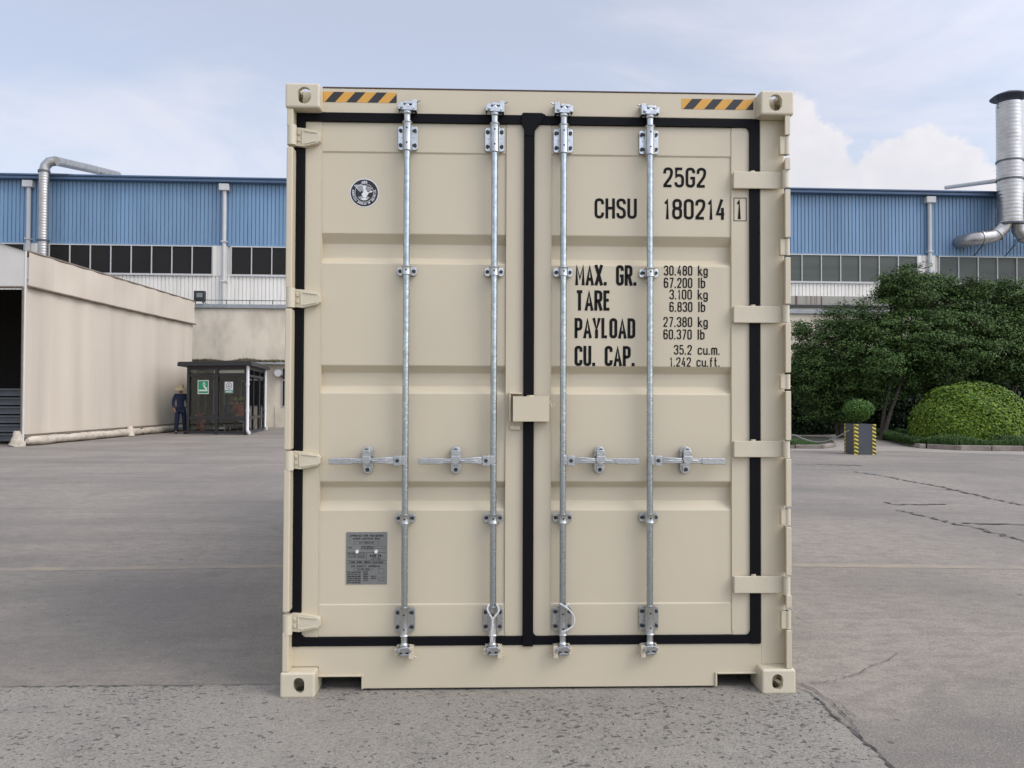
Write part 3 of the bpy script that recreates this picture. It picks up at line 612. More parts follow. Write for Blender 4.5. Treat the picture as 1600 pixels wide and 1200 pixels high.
# lettering on the right door
YT = YP-.0012
def words_out(mb, s):
    cut = mb.cuts+[len(mb.f)]; a = 0
    for c in cut:
        if c <= a: continue
        q = MB(); idx = sorted({i for f in mb.f[a:c] for i in f}); mp = {j: i for i, j in enumerate(idx)}
        q.add([mb.v[i] for i in idx], [[mp[i] for i in f] for f in mb.f[a:c]]); q.build('lettering', ink, DR); a = c
def T_(s, xa, xb, ya, yb, sw=.14, Y=YT, gap=.22):
    global b
    xm = (xa+xb)/2; z0 = Z(xm, yb, Y); h = Z(xm, ya, Y)-z0; b = MB(); text(b, s, X(xa, yb, Y), X(xb, yb, Y), z0, h, Y, sw, 0, None, gap)
    if s != '1': words_out(b, s)
T_('25G2', 1036.6, 1103.5, 261.7, 293); T_('CHSU', 929, 995, 310, 341.5); T_('180214', 1036.6, 1134, 311, 343)
T_('MAX. GR.', 898.8, 995.4, 414, 446, .15, YT, .18); T_('TARE', 898.8, 954.7, 453.5, 485.3, .15, YT, .18); T_('PAYLOAD', 897.7, 992.7, 497, 528.6, .15, YT, .18); T_('CU. CAP.', 897.7, 992.7, 540.4, 572, .15, YT, .18)
for s_, xa, xb, ya, yb in (('30.480 kg', 1037.3, 1106, 415, 430.7), ('67.200 lb', 1037.3, 1102, 434, 450), ('3.100 kg', 1046, 1106, 452.5, 468), ('6.830 lb', 1046, 1102, 471.6, 487.4),
                           ('27.380 kg', 1036.6, 1106, 495.3, 511), ('60.370 lb', 1036.6, 1101, 514.7, 530.4), ('35.2 cu.m.', 1053, 1125, 539, 554.3), ('1.242 cu.ft.', 1046.5, 1125, 558.3, 573)):
    T_(s_, xa, xb, ya, yb, .13, YT, .28)
YS = YD-.001; T_('1', 1150.5, 1161.5, 311.5, 342.5, .15, YS); b.build('lettering', ink, DR); b = MB()
x0, z0 = P(1146.3, 345.5, YS); x1, z1 = P(1166.5, 309, YS); t = .0035
for q in ((x0, x1, z0, z0+t), (x0, x1, z1-t, z1), (x0, x0+t, z0+t, z1-t), (x1-t, x1, z0+t, z1-t)): b.add([(q[0], YS, q[2]), (q[1], YS, q[2]), (q[1], YS, q[3]), (q[0], YS, q[3])], [(0, 1, 2, 3)])
b.build('lettering_box', ink, DR)
# emblem
ex, ez = P(569.3, 301.5, YP); er = X(592, 301, YP)-ex
def disc(mb, r, Y, mi, r2=None, n=56):
    if r2 is None: mb.add([(ex+r*math.cos(2*math.pi*i/n), Y, ez+r*math.sin(2*math.pi*i/n)) for i in range(n)], [list(range(n))], mi)
    else:
        mb.add([(ex+q*math.cos(2*math.pi*i/n), Y, ez+q*math.sin(2*math.pi*i/n)) for q in (r, r2) for i in range(n)], [(i, (i+1) % n, n+(i+1) % n, n+i) for i in range(n)], mi)
b = MB(); disc(b, er, YP-.001, 0); disc(b, er*.94, YP-.0014, 1); disc(b, er*.655, YP-.0018, 0, er*.63)
def pol(pts, k=0): b.add([(ex+x*er*.86, YP-.0022-.0002*k, ez+z*er*.86) for x, z in pts], [list(range(len(pts)))], 0)
def lin2(a, c, w, k=0):
    a, c = Vector(a), Vector(c); n = Vector((-(c-a).y, (c-a).x)).normalized()*w/2; pol([a+n, c+n, c-n, a-n], k)
pol([(-.14, .60), (.14, .60), (.10, .3), (.22, .12), (.30, .05), (.52, .16), (.68, .17), (.60, .05), (.38, .02), (.3, -.12), (.16, -.32), (.02, -.40), (-.14, -.30), (-.22, -.1), (-.06, .08), (-.08, .3)])
for i in range(7):
    t = i/6; lin2((-.78+.52*t*t+.1*t, .60-.52*t), (-.10+.02*t, .58-.42*t), .032, 1)
lin2((-.80, .61), (-.12, .63), .03, 2); lin2((-.80, .60), (-.30, .08), .04, 3)
for i in range(4): lin2((.12, .48-.09*i), (.52+.04*i, .40-.09*i), .03, 1)
lin2((.14, .60), (.62, .32), .03, 2)
for i in range(9):
    a = R(200+i*17); lin2((.18*math.cos(a)-.02, -.25+.12*math.sin(a)), (.50*math.cos(a)-.02, -.25+.36*math.sin(a)), .035, 1)
pol([(-.3, -.50), (-.1, -.42), (.1, -.42), (.3, -.50), (.1, -.60), (-.1, -.60)], 2)
text(b, 'ABS', ex-.20*er, ex+.20*er, ez+.66*er, .17*er, YP-.003, .22)
s_ = 'AMERICAN BUREAU OF SHIPPING'
for i, c in enumerate(s_):
    a = R(168+i*(204/(len(s_)-1))); 
    def xf(px_, pz_, y_, a=a):
        r = er*.70+.0+pz_*-1+er*.13; t = a+px_/(er*.78); return (ex+r*math.cos(t), y_, ez+r*math.sin(t))
    text(b, c, -.045*er, .045*er, 0, .14*er, YP-.003, .2, 0, xf)
b.build('emblem_sticker', [white, mat('sticker_black', (.012, .012, .018), .4)], DL)
# data plate
b = MB(); YQ = YP-.003; px0, pz0 = P(540.5, 913, YQ); px1, pz1 = P(605, 831.5, YQ); w = px1-px0; h = pz1-pz0
b.box(px0, px1, YQ, YP+.001, pz0, pz1, 0); YQ -= .0006
def PT(s, u0_, u1_, v, hh, sw=.17): text(b, s, px0+u0_*w, px0+u1_*w, pz1-v*h-hh*h, hh*h, YQ, sw, 1)
def PB(u0_, u1_, v0, v1, t=.0008):
    x0, x1, z0, z1 = px0+u0_*w, px0+u1_*w, pz1-v1*h, pz1-v0*h
    for q in ((x0, x1, z0, z0+t), (x0, x1, z1-t, z1), (x0, x0+t, z0+t, z1-t), (x1-t, x1, z0+t, z1-t)): b.add([(q[0], YQ, q[2]), (q[1], YQ, q[2]), (q[1], YQ, q[3]), (q[0], YQ, q[3])], [(0, 1, 2, 3)], 1)
PT('APPROVED FOR TRANSPORT', .08, .92, .05, .035); PT('UNDER CUSTOMS SEAL', .16, .84, .105, .035); PB(.2, .8, .175, .23); PT('CN/1802/20', .32, .68, .185, .03)
PT('TYPE', .04, .14, .285, .025); PT('MANUFACTURERS NO.', .36, .68, .265, .025); PT('OF THE CONTAINER', .36, .66, .30, .025); PB(.70, .96, .27, .315); PB(.02, .98, .39, .392)
PT('TIMBER TREATMENT', .04, .30, .405, .022); PB(.30, .46, .40, .43); PT('IM/H-2020', .06, .46, .445, .05, .1); PB(.49, .492, .40, .53); PT('CIMC YD', .58, .86, .43, .045, .26); PT('YANGZHOU', .62, .82, .485, .018, .2); PT('MADE IN CHINA', .58, .88, .51, .018, .2)
PB(.02, .98, .545, .547); PT('TARE CHSU 180214 PAYLOAD', .08, .90, .56, .03, .24); PB(.02, .98, .605, .607); PT('CSC SAFETY APPROVAL', .12, .84, .635, .035); PB(.18, .66, .69, .735); PT('CN-SH 1802', .28, .58, .70, .026)
for i, (a, c, d) in enumerate((('DATE MANUFACTURED', '06/2021', ''), ('IDENTIFICATION NO.', 'CHSU180214', ''), ('MAXIMUM OPERATING GROSS', '30480 KG', '67200 LB'), ('ALLOWABLE STACKING LOAD', '192000 KG', '423280 LB'), ('RACKING TEST LOAD VALUE', '150 KN', ''), ('NEXT EXAMINATION', '', ''))):
    v = .755+.04*i; PT(a, .03, .36, v, .022, .22)
    if c: PT(c, .42, .54, v, .022, .22)
    if d: PT(d, .60, .74, v, .022, .22)
PB(.79, .93, .70, .80); PB(.79, .93, .87, .93)
for u in (.27, .735): b.cyl((px0+u*w, YQ-.006, pz1-.37*h), (px0+u*w, YQ, pz1-.37*h), .0085, 14, 2)
b.build('data_plate', [plate_m, ink, white], DL, 0)
# white seal cords on the two inner rods
def cord(name, label, pts, r=.005):
    pp = [Vector((P(a, c, y)[0], y, P(a, c, y)[1])) for a, c, y in pts]; out = []
    for i in range(len(pp)-1):
        p0, p1, p2, p3 = pp[max(i-1, 0)], pp[i], pp[i+1], pp[min(i+2, len(pp)-1)]
        for k in range(5):
            t = k/5; out.append(.5*((2*p1)+(p2-p0)*t+(2*p0-5*p1+4*p2-p3)*t*t+(3*p1-p0-3*p2+p3)*t*t*t))
    out.append(pp[-1]); return out
b = MB(); b.tube(cord('', '', [(764, 944, .03), (761.5, 952, .016), (765, 960, .012), (769, 967, .010), (769, 975, .012), (767.5, 990, .014), (767, 1003, .02)]), .0048, 8)
b.tube(cord('', '', [(776, 944, .03), (779.5, 953, .016), (776, 960, .012), (770.5, 967, .011), (770.0, 976, .013), (769.3, 990, .015), (768.5, 1003, .02)]), .0048, 8)
tag(b.build('seal_cord', ropem), 'white cord looped in a Y over the foot of the left door inner rod', 'cord')
b = MB(); b.tube(cord('', '', [(889, 947, .03), (887, 943, .02), (884, 948, .012), (875, 943, .014)]), .0045, 8)
b.tube(cord('', '', [(874, 944, .03), (876, 944, .012), (884, 949, .010), (892, 956, .012), (897, 966, .014), (896, 976, .014), (889, 983, .012), (878, 988, .010)]), [.0048]*30+[.0058]*6, 8)
tag(b.build('seal_cord', ropem), 'white cord hanging in a bow over the foot of the right door inner rod', 'cord')
# ------------------------------------------------------------------ background planes
class Pl:
    def __init__(s, a, b):
        s.o = Vector(a[:2]); d = (Vector(b[:2])-s.o); s.u = d.normalized(); s.n = Vector((s.u.y, -s.u.x)); s.len = d.length
        if s.n.dot(Vector(CAM[:2])-s.o) < 0: s.n = -s.n
    def T(s, a, n, z): p = s.o+s.u*a+s.n*n; return (p.x, p.y, z)
    def hit(s, px, py, off=0.):
        d = ray(px, py); o = s.o+s.n*off; c = Vector(CAM[:2]); dn = Vector((d.x, d.y)).dot(s.n); k = (o-c).dot(s.n)/dn
        p = CAM+d*k; return (Vector(p[:2])-s.o).dot(s.u), p.z
def depth_pt(px, D): p = dp(px, 627, D); return (p.x, p.y)
K = 42*349
WP = Pl(depth_pt(0, K/354), depth_pt(1600, K/330)); AP = Pl(depth_pt(0, K/354*.92), depth_pt(1600, K/330*.92))
def wob(name, mb, mats, parent=None, **k): return mb.build(name, mats, parent, **k)
# warehouse
WH = thing('warehouse', 'long blue and white clad factory hall with a row of high windows behind the yard', 'factory hall', WP.T(20, 0, 0))
sA, sB = WP.hit(-420, 300)[0], WP.hit(2000, 300)[0]
ztop = WP.hit(330, 283)[1]; zblue = WP.hit(330, 382.5)[1]; zwin = WP.hit(330, 428.5)[1]; zwb = WP.hit(1300, 463)[1]
def corrug(mb, s0, s1, z0, z1, per=.205, depth=.05, gw=.045, base=.0, mi=0):
    n = int((s1-s0)/per); prof = []
    for i in range(n):
        q = s0+i*per; prof += [(q, base), (q+per-gw, base), (q+per-gw*.75, base-depth), (q+per-gw*.25, base-depth)]
    prof.append((s0+n*per, base)); k = len(prof)
    mb.add([(a, d, z0) for a, d in prof]+[(a, d, z1) for a, d in prof], [(i, i+1, k+i+1, k+i) for i in range(k-1)], mi)
b = MB(WP.T); b.box(sA, sB, -25, -.08, 0, ztop+.1); b.build('wall_core', wclad, WH)
b = MB(WP.T); corrug(b, sA, sB, zblue, ztop+.05); b.box(sA, sB, -.06, .02, zblue-.05, zblue+.02); b.build('upper_cladding', blue, WH)
sM = WP.hit(800, 400)[0]; b = MB(WP.T); corrug(b, sM, sB, zwb, zwin, .2, .05, .05); corrug(b, sA, sM, 4.5, zwin, .2, .05, .05); b.build('lower_cladding', wclad, WH)
zr = WP.hit(1300, 477.5)[1]
b = MB(WP.T); b.box(sM, sB, -.05, .03, zr, zwb); b.build('stained_band', rusty, WH)
b = MB(WP.T); b.box(sM, sB, -.05, .28, zr-.12, zr); b.build('band_ledge', hblk, WH)
zf0, zf1 = WP.hit(330, 284, .4)[1], WP.hit(330, 276.5, .4)[1]
b = MB(WP.T); b.box(sA, sB, 0, .42, zf0, zf0+(zf1-zf0)*.62); b.box(sA, sB, -.1, .5, zf0+(zf1-zf0)*.62, zf1)
b.build('gutter', fascia, WH, .03)
b = MB(WP.T); b.add([(sA, .3, zf1), (sB, .3, zf1), (sB, -12, zf1+.7), (sA, -12, zf1+.7), (sA, -25, zf1), (sB, -25, zf1)], [(0, 1, 2, 3), (3, 2, 5, 4)]); b.build('roof', roofm, WH)
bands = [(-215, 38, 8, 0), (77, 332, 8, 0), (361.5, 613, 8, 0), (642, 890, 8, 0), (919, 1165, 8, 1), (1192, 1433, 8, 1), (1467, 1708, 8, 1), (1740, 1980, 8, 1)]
for a, c, n, k in bands:
    s0, s1 = WP.hit(a, 400)[0], WP.hit(c, 400)[0]; b = MB(WP.T); t = .022
    for i in range(n+1):
        q = s0+(s1-s0)*i/n; b.box(q-t, q+t, -.06, .04, zwin, zblue-.05)
    b.box(s0-t, s1+t, -.06, .10, zwin-.10, zwin); b.box(s0-t, s1+t, -.06, .03, zblue-.11, zblue-.055)
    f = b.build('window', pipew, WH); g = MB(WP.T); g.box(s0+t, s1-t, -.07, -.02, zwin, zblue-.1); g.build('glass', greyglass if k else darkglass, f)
# solid pale columns between bands
for a, c in ((38, 77), (332, 361.5), (613, 642), (890, 919), (1165, 1192), (1433, 1467)):
    b = MB(WP.T); s0, s1 = WP.hit(a, 400)[0], WP.hit(c, 400)[0]; corrug(b, s0+.04, s1-.04, zwin-.1, zblue-.05, .25, .03, .05, .03); b.build('pier_cladding', wclad, WH)
for pxx, zlow in ((43, 5.), (350, 5.), (655, 5.), (905, 5.), (1178, 5.), (1454.5, 5.), (1730, 5.)):
    b = MB(WP.T); s0 = WP.hit(pxx, 290, .3)[0]; z1 = zf0-.36; b.cyl((s0, .16, zlow), (s0, .16, z1+.1), .105, 14); b.box(s0-.26, s0+.26, .02, .36, z1-.05, z1+.30)
    for zz in (7.5, 9.6): b.box(s0-.15, s0+.15, .0, .30, zz, zz+.08)
    b.build('downpipe', pipew, WH, .02)
# annex (low rendered building)
AX = thing('low_building', 'low beige rendered building with stained walls in front of the factory hall', 'building', AP.T(15, 0, 0))
za = AP.hit(370, 475.5)[1]; zc0 = AP.hit(370, 482)[1]
a0, a1 = AP.hit(296, 500)[0], AP.hit(2000, 500)[0]
b = MB(AP.T); b.box(a0, a1, -3.2, 0, 0, zc0); b.build('wall', stucco, AX)
b = MB(AP.T); b.box(a0-.05, a1, -3.2, .12, zc0, za); b.build('coping', coping, AX, .02)
b = MB(AP.T); r_ = AP.hit(340, 469)[1]; s0, s1 = AP.hit(318, 470)[0], AP.hit(640, 470)[0]
b.tube([(s0, 0, r_), (s1, 0, r_)], .02, 6); q = s0
while q < s1: b.cyl((q, 0, za), (q, 0, r_), .02, 6); q += 1.1
b.build('handrail', steelp, AX)
b = MB(AP.T); s0, z0 = AP.hit(440, 636); s1, z1 = AP.hit(475, 574); b.box(s0, s1, 0, .06, z0, z1); win = b.build('window', pipew, AX, .01)
b = MB(AP.T); zm = z0+(z1-z0)*.68; b.box(s0+.06, s1-.06, .0, .07, z0+.06, zm-.04); b.box(s0+.06, s1-.06, .0, .07, zm+.04, z1-.06); b.build('glass', darkglass, win)
b = MB(AP.T); s0, z0 = AP.hit(444, 634); zl = AP.hit(440, 634)[1]; b.box(AP.hit(430, 600)[0], AP.hit(520, 600)[0], 0, .03, 0, zl-.02); b.build('plinth', stucco, AX)
# floodlight
s0, z0 = AP.hit(312, 463, .2); F = thing('floodlight', 'black floodlight standing on the corner of the low building roof', 'floodlight', AP.T(s0, .2, za))
b = MB(AP.T); b.box(s0-.26, s0+.26, .05, .28, z0-.24, z0+.26); b.build('housing', hblk, F, .02)
b = MB(AP.T); b.box(s0-.12, s0+.16, .28, .30, z0-.06, z0+.15); b.build('lens', lampgl, F)
b = MB(AP.T)
for e in (-.2, .1, .2): b.cyl((s0+e, .15, z0-.24), (s0+e*1.3, .05, za), .018, 6)
b.build('bracket', hblk, F)
s0, z0 = AP.hit(435, 583, .3); b = MB(AP.T); b.cyl((s0, .0, z0), (s0, .45, z0), .17, 18); b.build('wall_lamp', pipew, AX, .03)
b = MB(AP.T); b.tube([(s0, .2, z0+.15), (s0+.2, .1, z0-.28), (s0+.55, .1, z0-.2), (s0+.6, .1, z0+.4)], .03, 6); b.build('cable', hblk, AX)
# ------------------------------------------------------------------ tent
p_near = Vector(gp(37, 697)); p_far = Vector(gp(300, 671.5)); TS = Pl(p_near, p_far)
TN = thing('storage_tent', 'large cream tarpaulin storage tent open at its front', 'tent', (p_near.x, p_near.y, 0))
L_t = TS.len; zt1, zv1 = TS.hit(50, 395.5)[1], TS.hit(52, 447.5)[1]; zt2, zv2 = TS.hit(299, 470)[1], TS.hit(298, 504)[1]
zt1 = (zt1+zt2)/2 if abs(zt1-zt2) < .05 else zt1
lean = .12
# side wall as a grid with slight billow and vertical folds
def tentgrid(z0a, z0b, z1a, z1b, off, nx=90, nz=14, amp=.03):
    vs = []; fs = []
    for i in range(nx+1):
        t = i/nx
        for j in range(nz+1):
            v = j/nz; za_ = z0a+(z0b-z0a)*t; zb_ = z1a+(z1b-z1a)*t; z = za_+(zb_-za_)*v
            n = off+amp*math.sin(t*L_t*1.9+math.sin(t*7))*math.sin(math.pi*v)+amp*.4*math.sin(t*L_t*5.3+v*2)
            vs.append((t*L_t, n, z))
    for i in range(nx):
        for j in range(nz): a = i*(nz+1)+j; fs.append((a, a+nz+1, a+nz+2, a+1))
    return vs, fs
b = MB(TS.T); v_, f_ = tentgrid(.25, .25, zv1, zv2, 0); b.add(v_, f_, 0, True); b.build('side_wall', tarp, TN)
b = MB(TS.T); v_, f_ = tentgrid(zv1-.05, zv2-.05, zt1, zt2, .07, 90, 6, .02); b.add(v_, f_, 0, True); b.build('side_valance', tarp, TN)
b = MB(TS.T); b.tube([(L_t*i/40, .10+.01*math.sin(i), zv1-.05+(zv2-zv1)*i/40-.02*math.sin(math.pi*i/40)) for i in range(41)], .035, 6); b.tube([(L_t*i/40, .05, zt1+(zt2-zt1)*i/40) for i in range(41)], .04, 6); b.build('valance_hem', seam, TN)
b = MB(TS.T); pts = []; rr_ = []
for i in range(121):
    t = i/120; s = t*L_t; k = abs(((s+.4) % 7.2)-.4); tie = 1 if k > .25 else .6+k*1.6
    pts.append((s, .10+.02*math.sin(s*3), .145+.008*math.sin(s*5))); rr_.append((.125+.008*math.sin(s*2.3)+.006*math.sin(s*11))*tie)
b.tube(pts, rr_, 12); dirtyt = mat('dirty_tarpaulin', (.56, .49, .40), .8, col2=(.30, .26, .21), vscale=3, bump=1.0, bscale=7, stretch=(1, 1, 2), thr=(.45, .75)); b.build('rolled_skirt', dirtyt, TN)
b = MB(TS.T); b.box(0, L_t, -.02, .06, .30, .335); b.build('skirt_seam', seam, TN)
# front gable: perpendicular to side, running to the left
GN = Vector((TS.n.x, TS.n.y)); left = -GN                        # away from the camera side = into tent
GF = Pl(p_near, p_near+left*12)
def gT(a, n, z): p = p_near+left*a-TS.u*n; return (p.x, p.y, z)
Wt = 14.0; sl_ = .30; rz = zt1+sl_*Wt/2; zo = GF.hit(20, 449)[1]; op = abs(GF.hit(36, 560)[0])
b = MB(gT); ZL = [(0, zt1), (Wt/2, rz), (Wt, zt1)]
b.prism([(0, zo), (op, zo), (Wt-.5, zo), (Wt, zo), (Wt, zt1), (Wt/2, rz), (0, zt1)], .05, -.02); b.prism([(0, .0), (op*.75, 0), (op, zo), (0, zo)], .05, -.02); b.build('front_gable', tarp2, TN)
b = MB(gT); b.tube([(0, .04, .1), (0, .04, zt1)], .03, 8); b.build('corner_seam', tarp2, TN); b = MB(gT); b.tube([(op, .05, zo), (op*.76, .05, .1)], .03, 6); b.tube([(op, .05, zo), (Wt, .05, zo)], .04, 6); b.build('gable_edge', seam, TN)
b = MB(gT); b.add([(-.02, .1, zt1), (-.02, -L_t, zt1), (Wt/2, -L_t, rz), (Wt/2, .1, rz), (Wt, -L_t, zt1), (Wt, .1, zt1)], [(0, 1, 2, 3), (3, 2, 4, 5)]); b.build('roof', tarp2, TN)
b = MB(gT); b.box(.05, Wt, -L_t, -L_t+.05, 0, zt1-.2); b.box(Wt-.05, Wt, -L_t, 0, 0, zt1-.2); b.build('far_wall', darkin, TN)  # coloured dark for the shaded inside of the tent
# dark sheet standing in for the shaded depth of the tent
b = MB(gT); b.box(.06, Wt-.06, -9, -8.95, 0, zt1+.1); b.build('inner_dark_sheet', darkin, TN)
b = MB(gT)
for i in range(9):
    t = i/8*math.pi; pass
c0 = gT(.12, .12, 0); b = MB()
pts = [(c0[0]+.02*math.sin(i*2), c0[1], .02+i*.07) for i in range(7)]; b.tube(pts, [.22, .21, .16, .13, .12, .1, .08], 14); b.build('gathered_foot', dirtyt, TN); b = MB(); c1 = TS.T(L_t*.50, .16, 0)
b.tube([(c1[0], c1[1], .02+i*.07) for i in range(6)], [.16, .15, .12, .13, .1, .08], 12); b.build('gathered_foot', tarp, TN)
# stacked steel beams inside the tent
for i in range(6):
    b = MB(gT); z0 = .1+i*.27; x0 = op+.02+random.uniform(0, .12)
    b.box(x0, x0+4.2, -1.2, -1.0, z0, z0+.22); b.box(x0, x0+4.2, -1.0, -.92, z0, z0+.05); b.box(x0, x0+4.2, -1.0, -.92, z0+.17, z0+.22)
    names = ['lowest', 'second lowest', 'third from the ground', 'third from the top', 'second from the top', 'topmost']
    tag(b.build('steel_beam', steelp), f'grey steel beam in the tent opening, {names[i]} of its stack', 'beam', 'steel beams stacked inside the tent')
# ------------------------------------------------------------------ ducts
def elbow(c, a0, a1, r, n=8): return [(c[0]+r*math.cos(R(a0+(a1-a0)*i/n)), c[1]+r*math.sin(R(a0+(a1-a0)*i/n))) for i in range(n+1)]
def spiral(mb, T, s, n, z0, z1, r, per=.14, mi=0):
    k = int((z1-z0)/per*3); pts, rr = [], []
    for i in range(k+1):
        z = z0+(z1-z0)*i/k; pts.append((s, n, z)); rr.append(r+(.022 if i % 3 == 0 else 0))
    mb.tube(pts, rr, 28, mi)
s0, z0 = WP.hit(69, 268, .9); r = .235
D_ = thing('exhaust_duct', 'slim silver spiral duct rising up the hall wall and bending over its roof', 'duct', WP.T(s0, .9, 5.8))
b = MB(WP.T); spiral(b, None, s0, .9, 5.8, z0, r); b.build('riser', inox, D_)
b = MB(WP.T); pts = [(s0, .9, z0), (s0+.05, .88, z0+.28), (s0+.22, .85, z0+.5), (s0+.50, .8, z0+.58)]; e2 = WP.hit(184, 274, -9)
b.tube(pts, r+.01, 20); b.tube([pts[-1], ((e2[0]+pts[-1][0])/2, -4, (e2[1]+pts[-1][2])/2), (e2[0], -9, e2[1])], r, 20)
b.build('bend', inoxd, D_); b = MB(WP.T)
for zz in (z0-.05, z0-3.6): b.tube([(s0, .9, zz), (s0, .9, zz+.1)], r+.06, 20)
b.cyl((s0+.2, .9, z0-.1), (s0+1.2, .4, zf1), .03, 6); b.cyl((s0+2.2, -.5, zf1), (s0+2.2, -.5, z0+.4), .03, 6); b.build('collar', steelp, D_)
s0, z0 = WP.hit(1578.5, 350, 1.1); z1 = WP.hit(1580, 162, 1.1)[1]; r = (WP.hit(1597, 250, 1.1)[0]-WP.hit(1561, 250, 1.1)[0])/2*.97
D_ = thing('exhaust_stack', 'wide silver exhaust stack with dark rain cap on the right of the hall', 'chimney', WP.T(s0, 1.1, z0))
b = MB(WP.T); spiral(b, None, s0, 1.1, z0, z1, r, .2); b.build('stack_pipe', inox, D_)
b = MB(WP.T); zc = WP.hit(1580, 157, 1.1)[1]; zh = zc+.12; b.tube([(s0, 1.1, zh), (s0, 1.1, zh+.02), (s0, 1.1, zh+.16), (s0, 1.1, zh+.42)], [r*1.45, r*1.5, r*1.2, .05], 28)
for e in (-1, 1): b.cyl((s0+e*r, 1.1, z1-.3), (s0+e*r, 1.1, zh+.05), .025, 6)
b.build('rain_cap', hatm, D_)
b = MB(WP.T); 
for pyy in (254, 283): zz = WP.hit(1580, pyy, 1.1)[1]; b.tube([(s0, 1.1, zz), (s0, 1.1, zz+.09)], r+.05, 28)
b.tube([(s0, 1.1, z0-.06), (s0, 1.1, z0+.04)], r+.06, 28); b.build('collar', steelp, D_)
rr2 = .36
for name, pts_ in (('branch_duct', [(1572, 345), (1566, 357), (1557, 366), (1549, 370), (1533, 372), (1529, 373)]), ('branch_duct', [(1590, 345), (1592, 360), (1600, 370), (1620, 376), (1650, 378)])):
    b = MB(WP.T); pp = [WP.hit(a, c, 1.1) for a, c in pts_]; pp3 = [(a, 1.1, c) for a, c in pp]
    if name and pts_[0][0] == 1572: pp3 += [(pp3[-1][0]-.25, .95, pp3[-1][2]), (pp3[-1][0]-.38, .6, pp3[-1][2]), (pp3[-1][0]-.38, -.05, pp3[-1][2])]
    b.tube(pp3, rr2, 22); 
    for k in (2, 4): b.tube([Vector(pp3[k])-(Vector(pp3[k])-Vector(pp3[k-1])).normalized()*.04, Vector(pp3[k])+(Vector(pp3[k])-Vector(pp3[k-1])).normalized()*.04], rr2+.04, 22)
    b.build(name, inoxd, D_)
b = MB(WP.T); a_, c_ = WP.hit(1562, 282, .9), WP.hit(1478, 293, -3.); b.tube([(a_[0], .9, a_[1]), (c_[0], -3., c_[1])], .12, 12); b.build('roof_duct', pipew, D_)
b = MB(WP.T)
for pxx in (1536, 1586):
    s_, z_ = WP.hit(pxx, 382, .8); b.cyl((s_, .8, z_), (s_, 0, z_-.5), .03, 6); b.cyl((s_, .8, z_+.3), (s_, .8, z_-.1), .03, 6)
b.build('support_arm', steelp, D_)
# ------------------------------------------------------------------ smoking booth
cF0, cF1 = Vector(gp(291, 678.5)), Vector(gp(385, 680)); BK = Pl(cF0, cF1); Wb = BK.len; Hb = BK.hit(340, 572)[1]
cB = Vector(depth_pt(430, 38.3)); dB = (cB-cF1)
BS = Pl(cF1, cB); Db = min(BS.len, 4.6)
BT = thing('smoking_booth', 'dark framed glass smoking booth against the low building', 'booth', (cF0.x, cF0.y, 0))
u1 = BK.u; u2 = dB.normalized()
def bt(a, d, z): p = cF0+u1*a+u2*d; return (p.x, p.y, z)     # a along the front, d into depth
t = .12; zr0, zr1 = BK.hit(340, 655.5)[1], BK.hit(340, 651)[1]; zt0, zt1_ = BK.hit(340, 588)[1], BK.hit(340, 584.5)[1]; xm = BK.hit(338, 620)[0]
b = MB(bt)
for a in (0, xm-.07, Wb-t): b.box(a, a+t+(.02 if a == xm-.07 else 0), 0, t, 0, Hb)
b.box(0, Wb, .01, .1, 0, .14); b.box(0, Wb, .01, .1, zr0, zr1); b.box(0, Wb, .01, .1, zt0, zt1_); b.box(0, Wb, .005, .11, Hb-.12, Hb)
for d in (Db*.36, Db*.68, Db-t): b.box(Wb-.1, Wb-.005, d, d+.09, 0, Hb)
for d in (0.12, Db*.36, Db*.68, Db-t): b.box(0, .09, d, d+.09, 0, Hb)
for x_ in (0, Wb-.1): b.box(x_+.005, x_+.09, .1, Db, 0, .14); b.box(x_+.005, x_+.09, .1, Db, zr0, zr1); b.box(x_+.005, x_+.09, .1, Db, zt0, zt1_); b.box(x_+.005, x_+.09, .1, Db, Hb-.12, Hb)
b.build('frame', dframe, BT, .008)
b = MB(bt); b.box(-.35, Wb+.25, -.3, Db, Hb, Hb+.14); b.box(-.32, Wb+.22, -.27, Db, Hb+.14, Hb+.17); b.build('roof', dframe, BT, .02)
b = MB(bt); b.box(0, Wb, 0, Db, .0, .05); b.build('floor', steelp, BT)
for a, c in ((t, xm-.07), (xm+.07, Wb-t)):
    for z0, z1 in ((.14, zr0), (zr1, zt0), (zt1_, Hb-.12)): b = MB(bt); b.box(a, c, .05, .058, z0, z1); b.build('glass_pane', glass, BT)
for x_ in (.045, Wb-.055):
    dd = [.1, Db*.36, Db*.68, Db-t]
    for a, c in zip(dd, dd[1:]):
        for z0, z1 in ((.14, zr0), (zr1, zt0), (zt1_, Hb-.12)): b = MB(bt); b.box(x_, x_+.008, a+.0, c, z0, z1); b.build('glass_pane', glass, BT)
for d in (-.07, Db*.92):
    b = MB(bt); x_ = Wb+.05 if d < 0 else Wb+.08; b.tube([(x_, d, Hb), (x_, d, .22), (x_+.03, d-.03, .14), (x_+.12, d-.12, .10)], .065, 12)
    for zz in (.9, 1.9): b.tube([(x_, d, zz), (x_, d, zz+.08)], .08, 12)
    b.build('downpipe', white, BT)
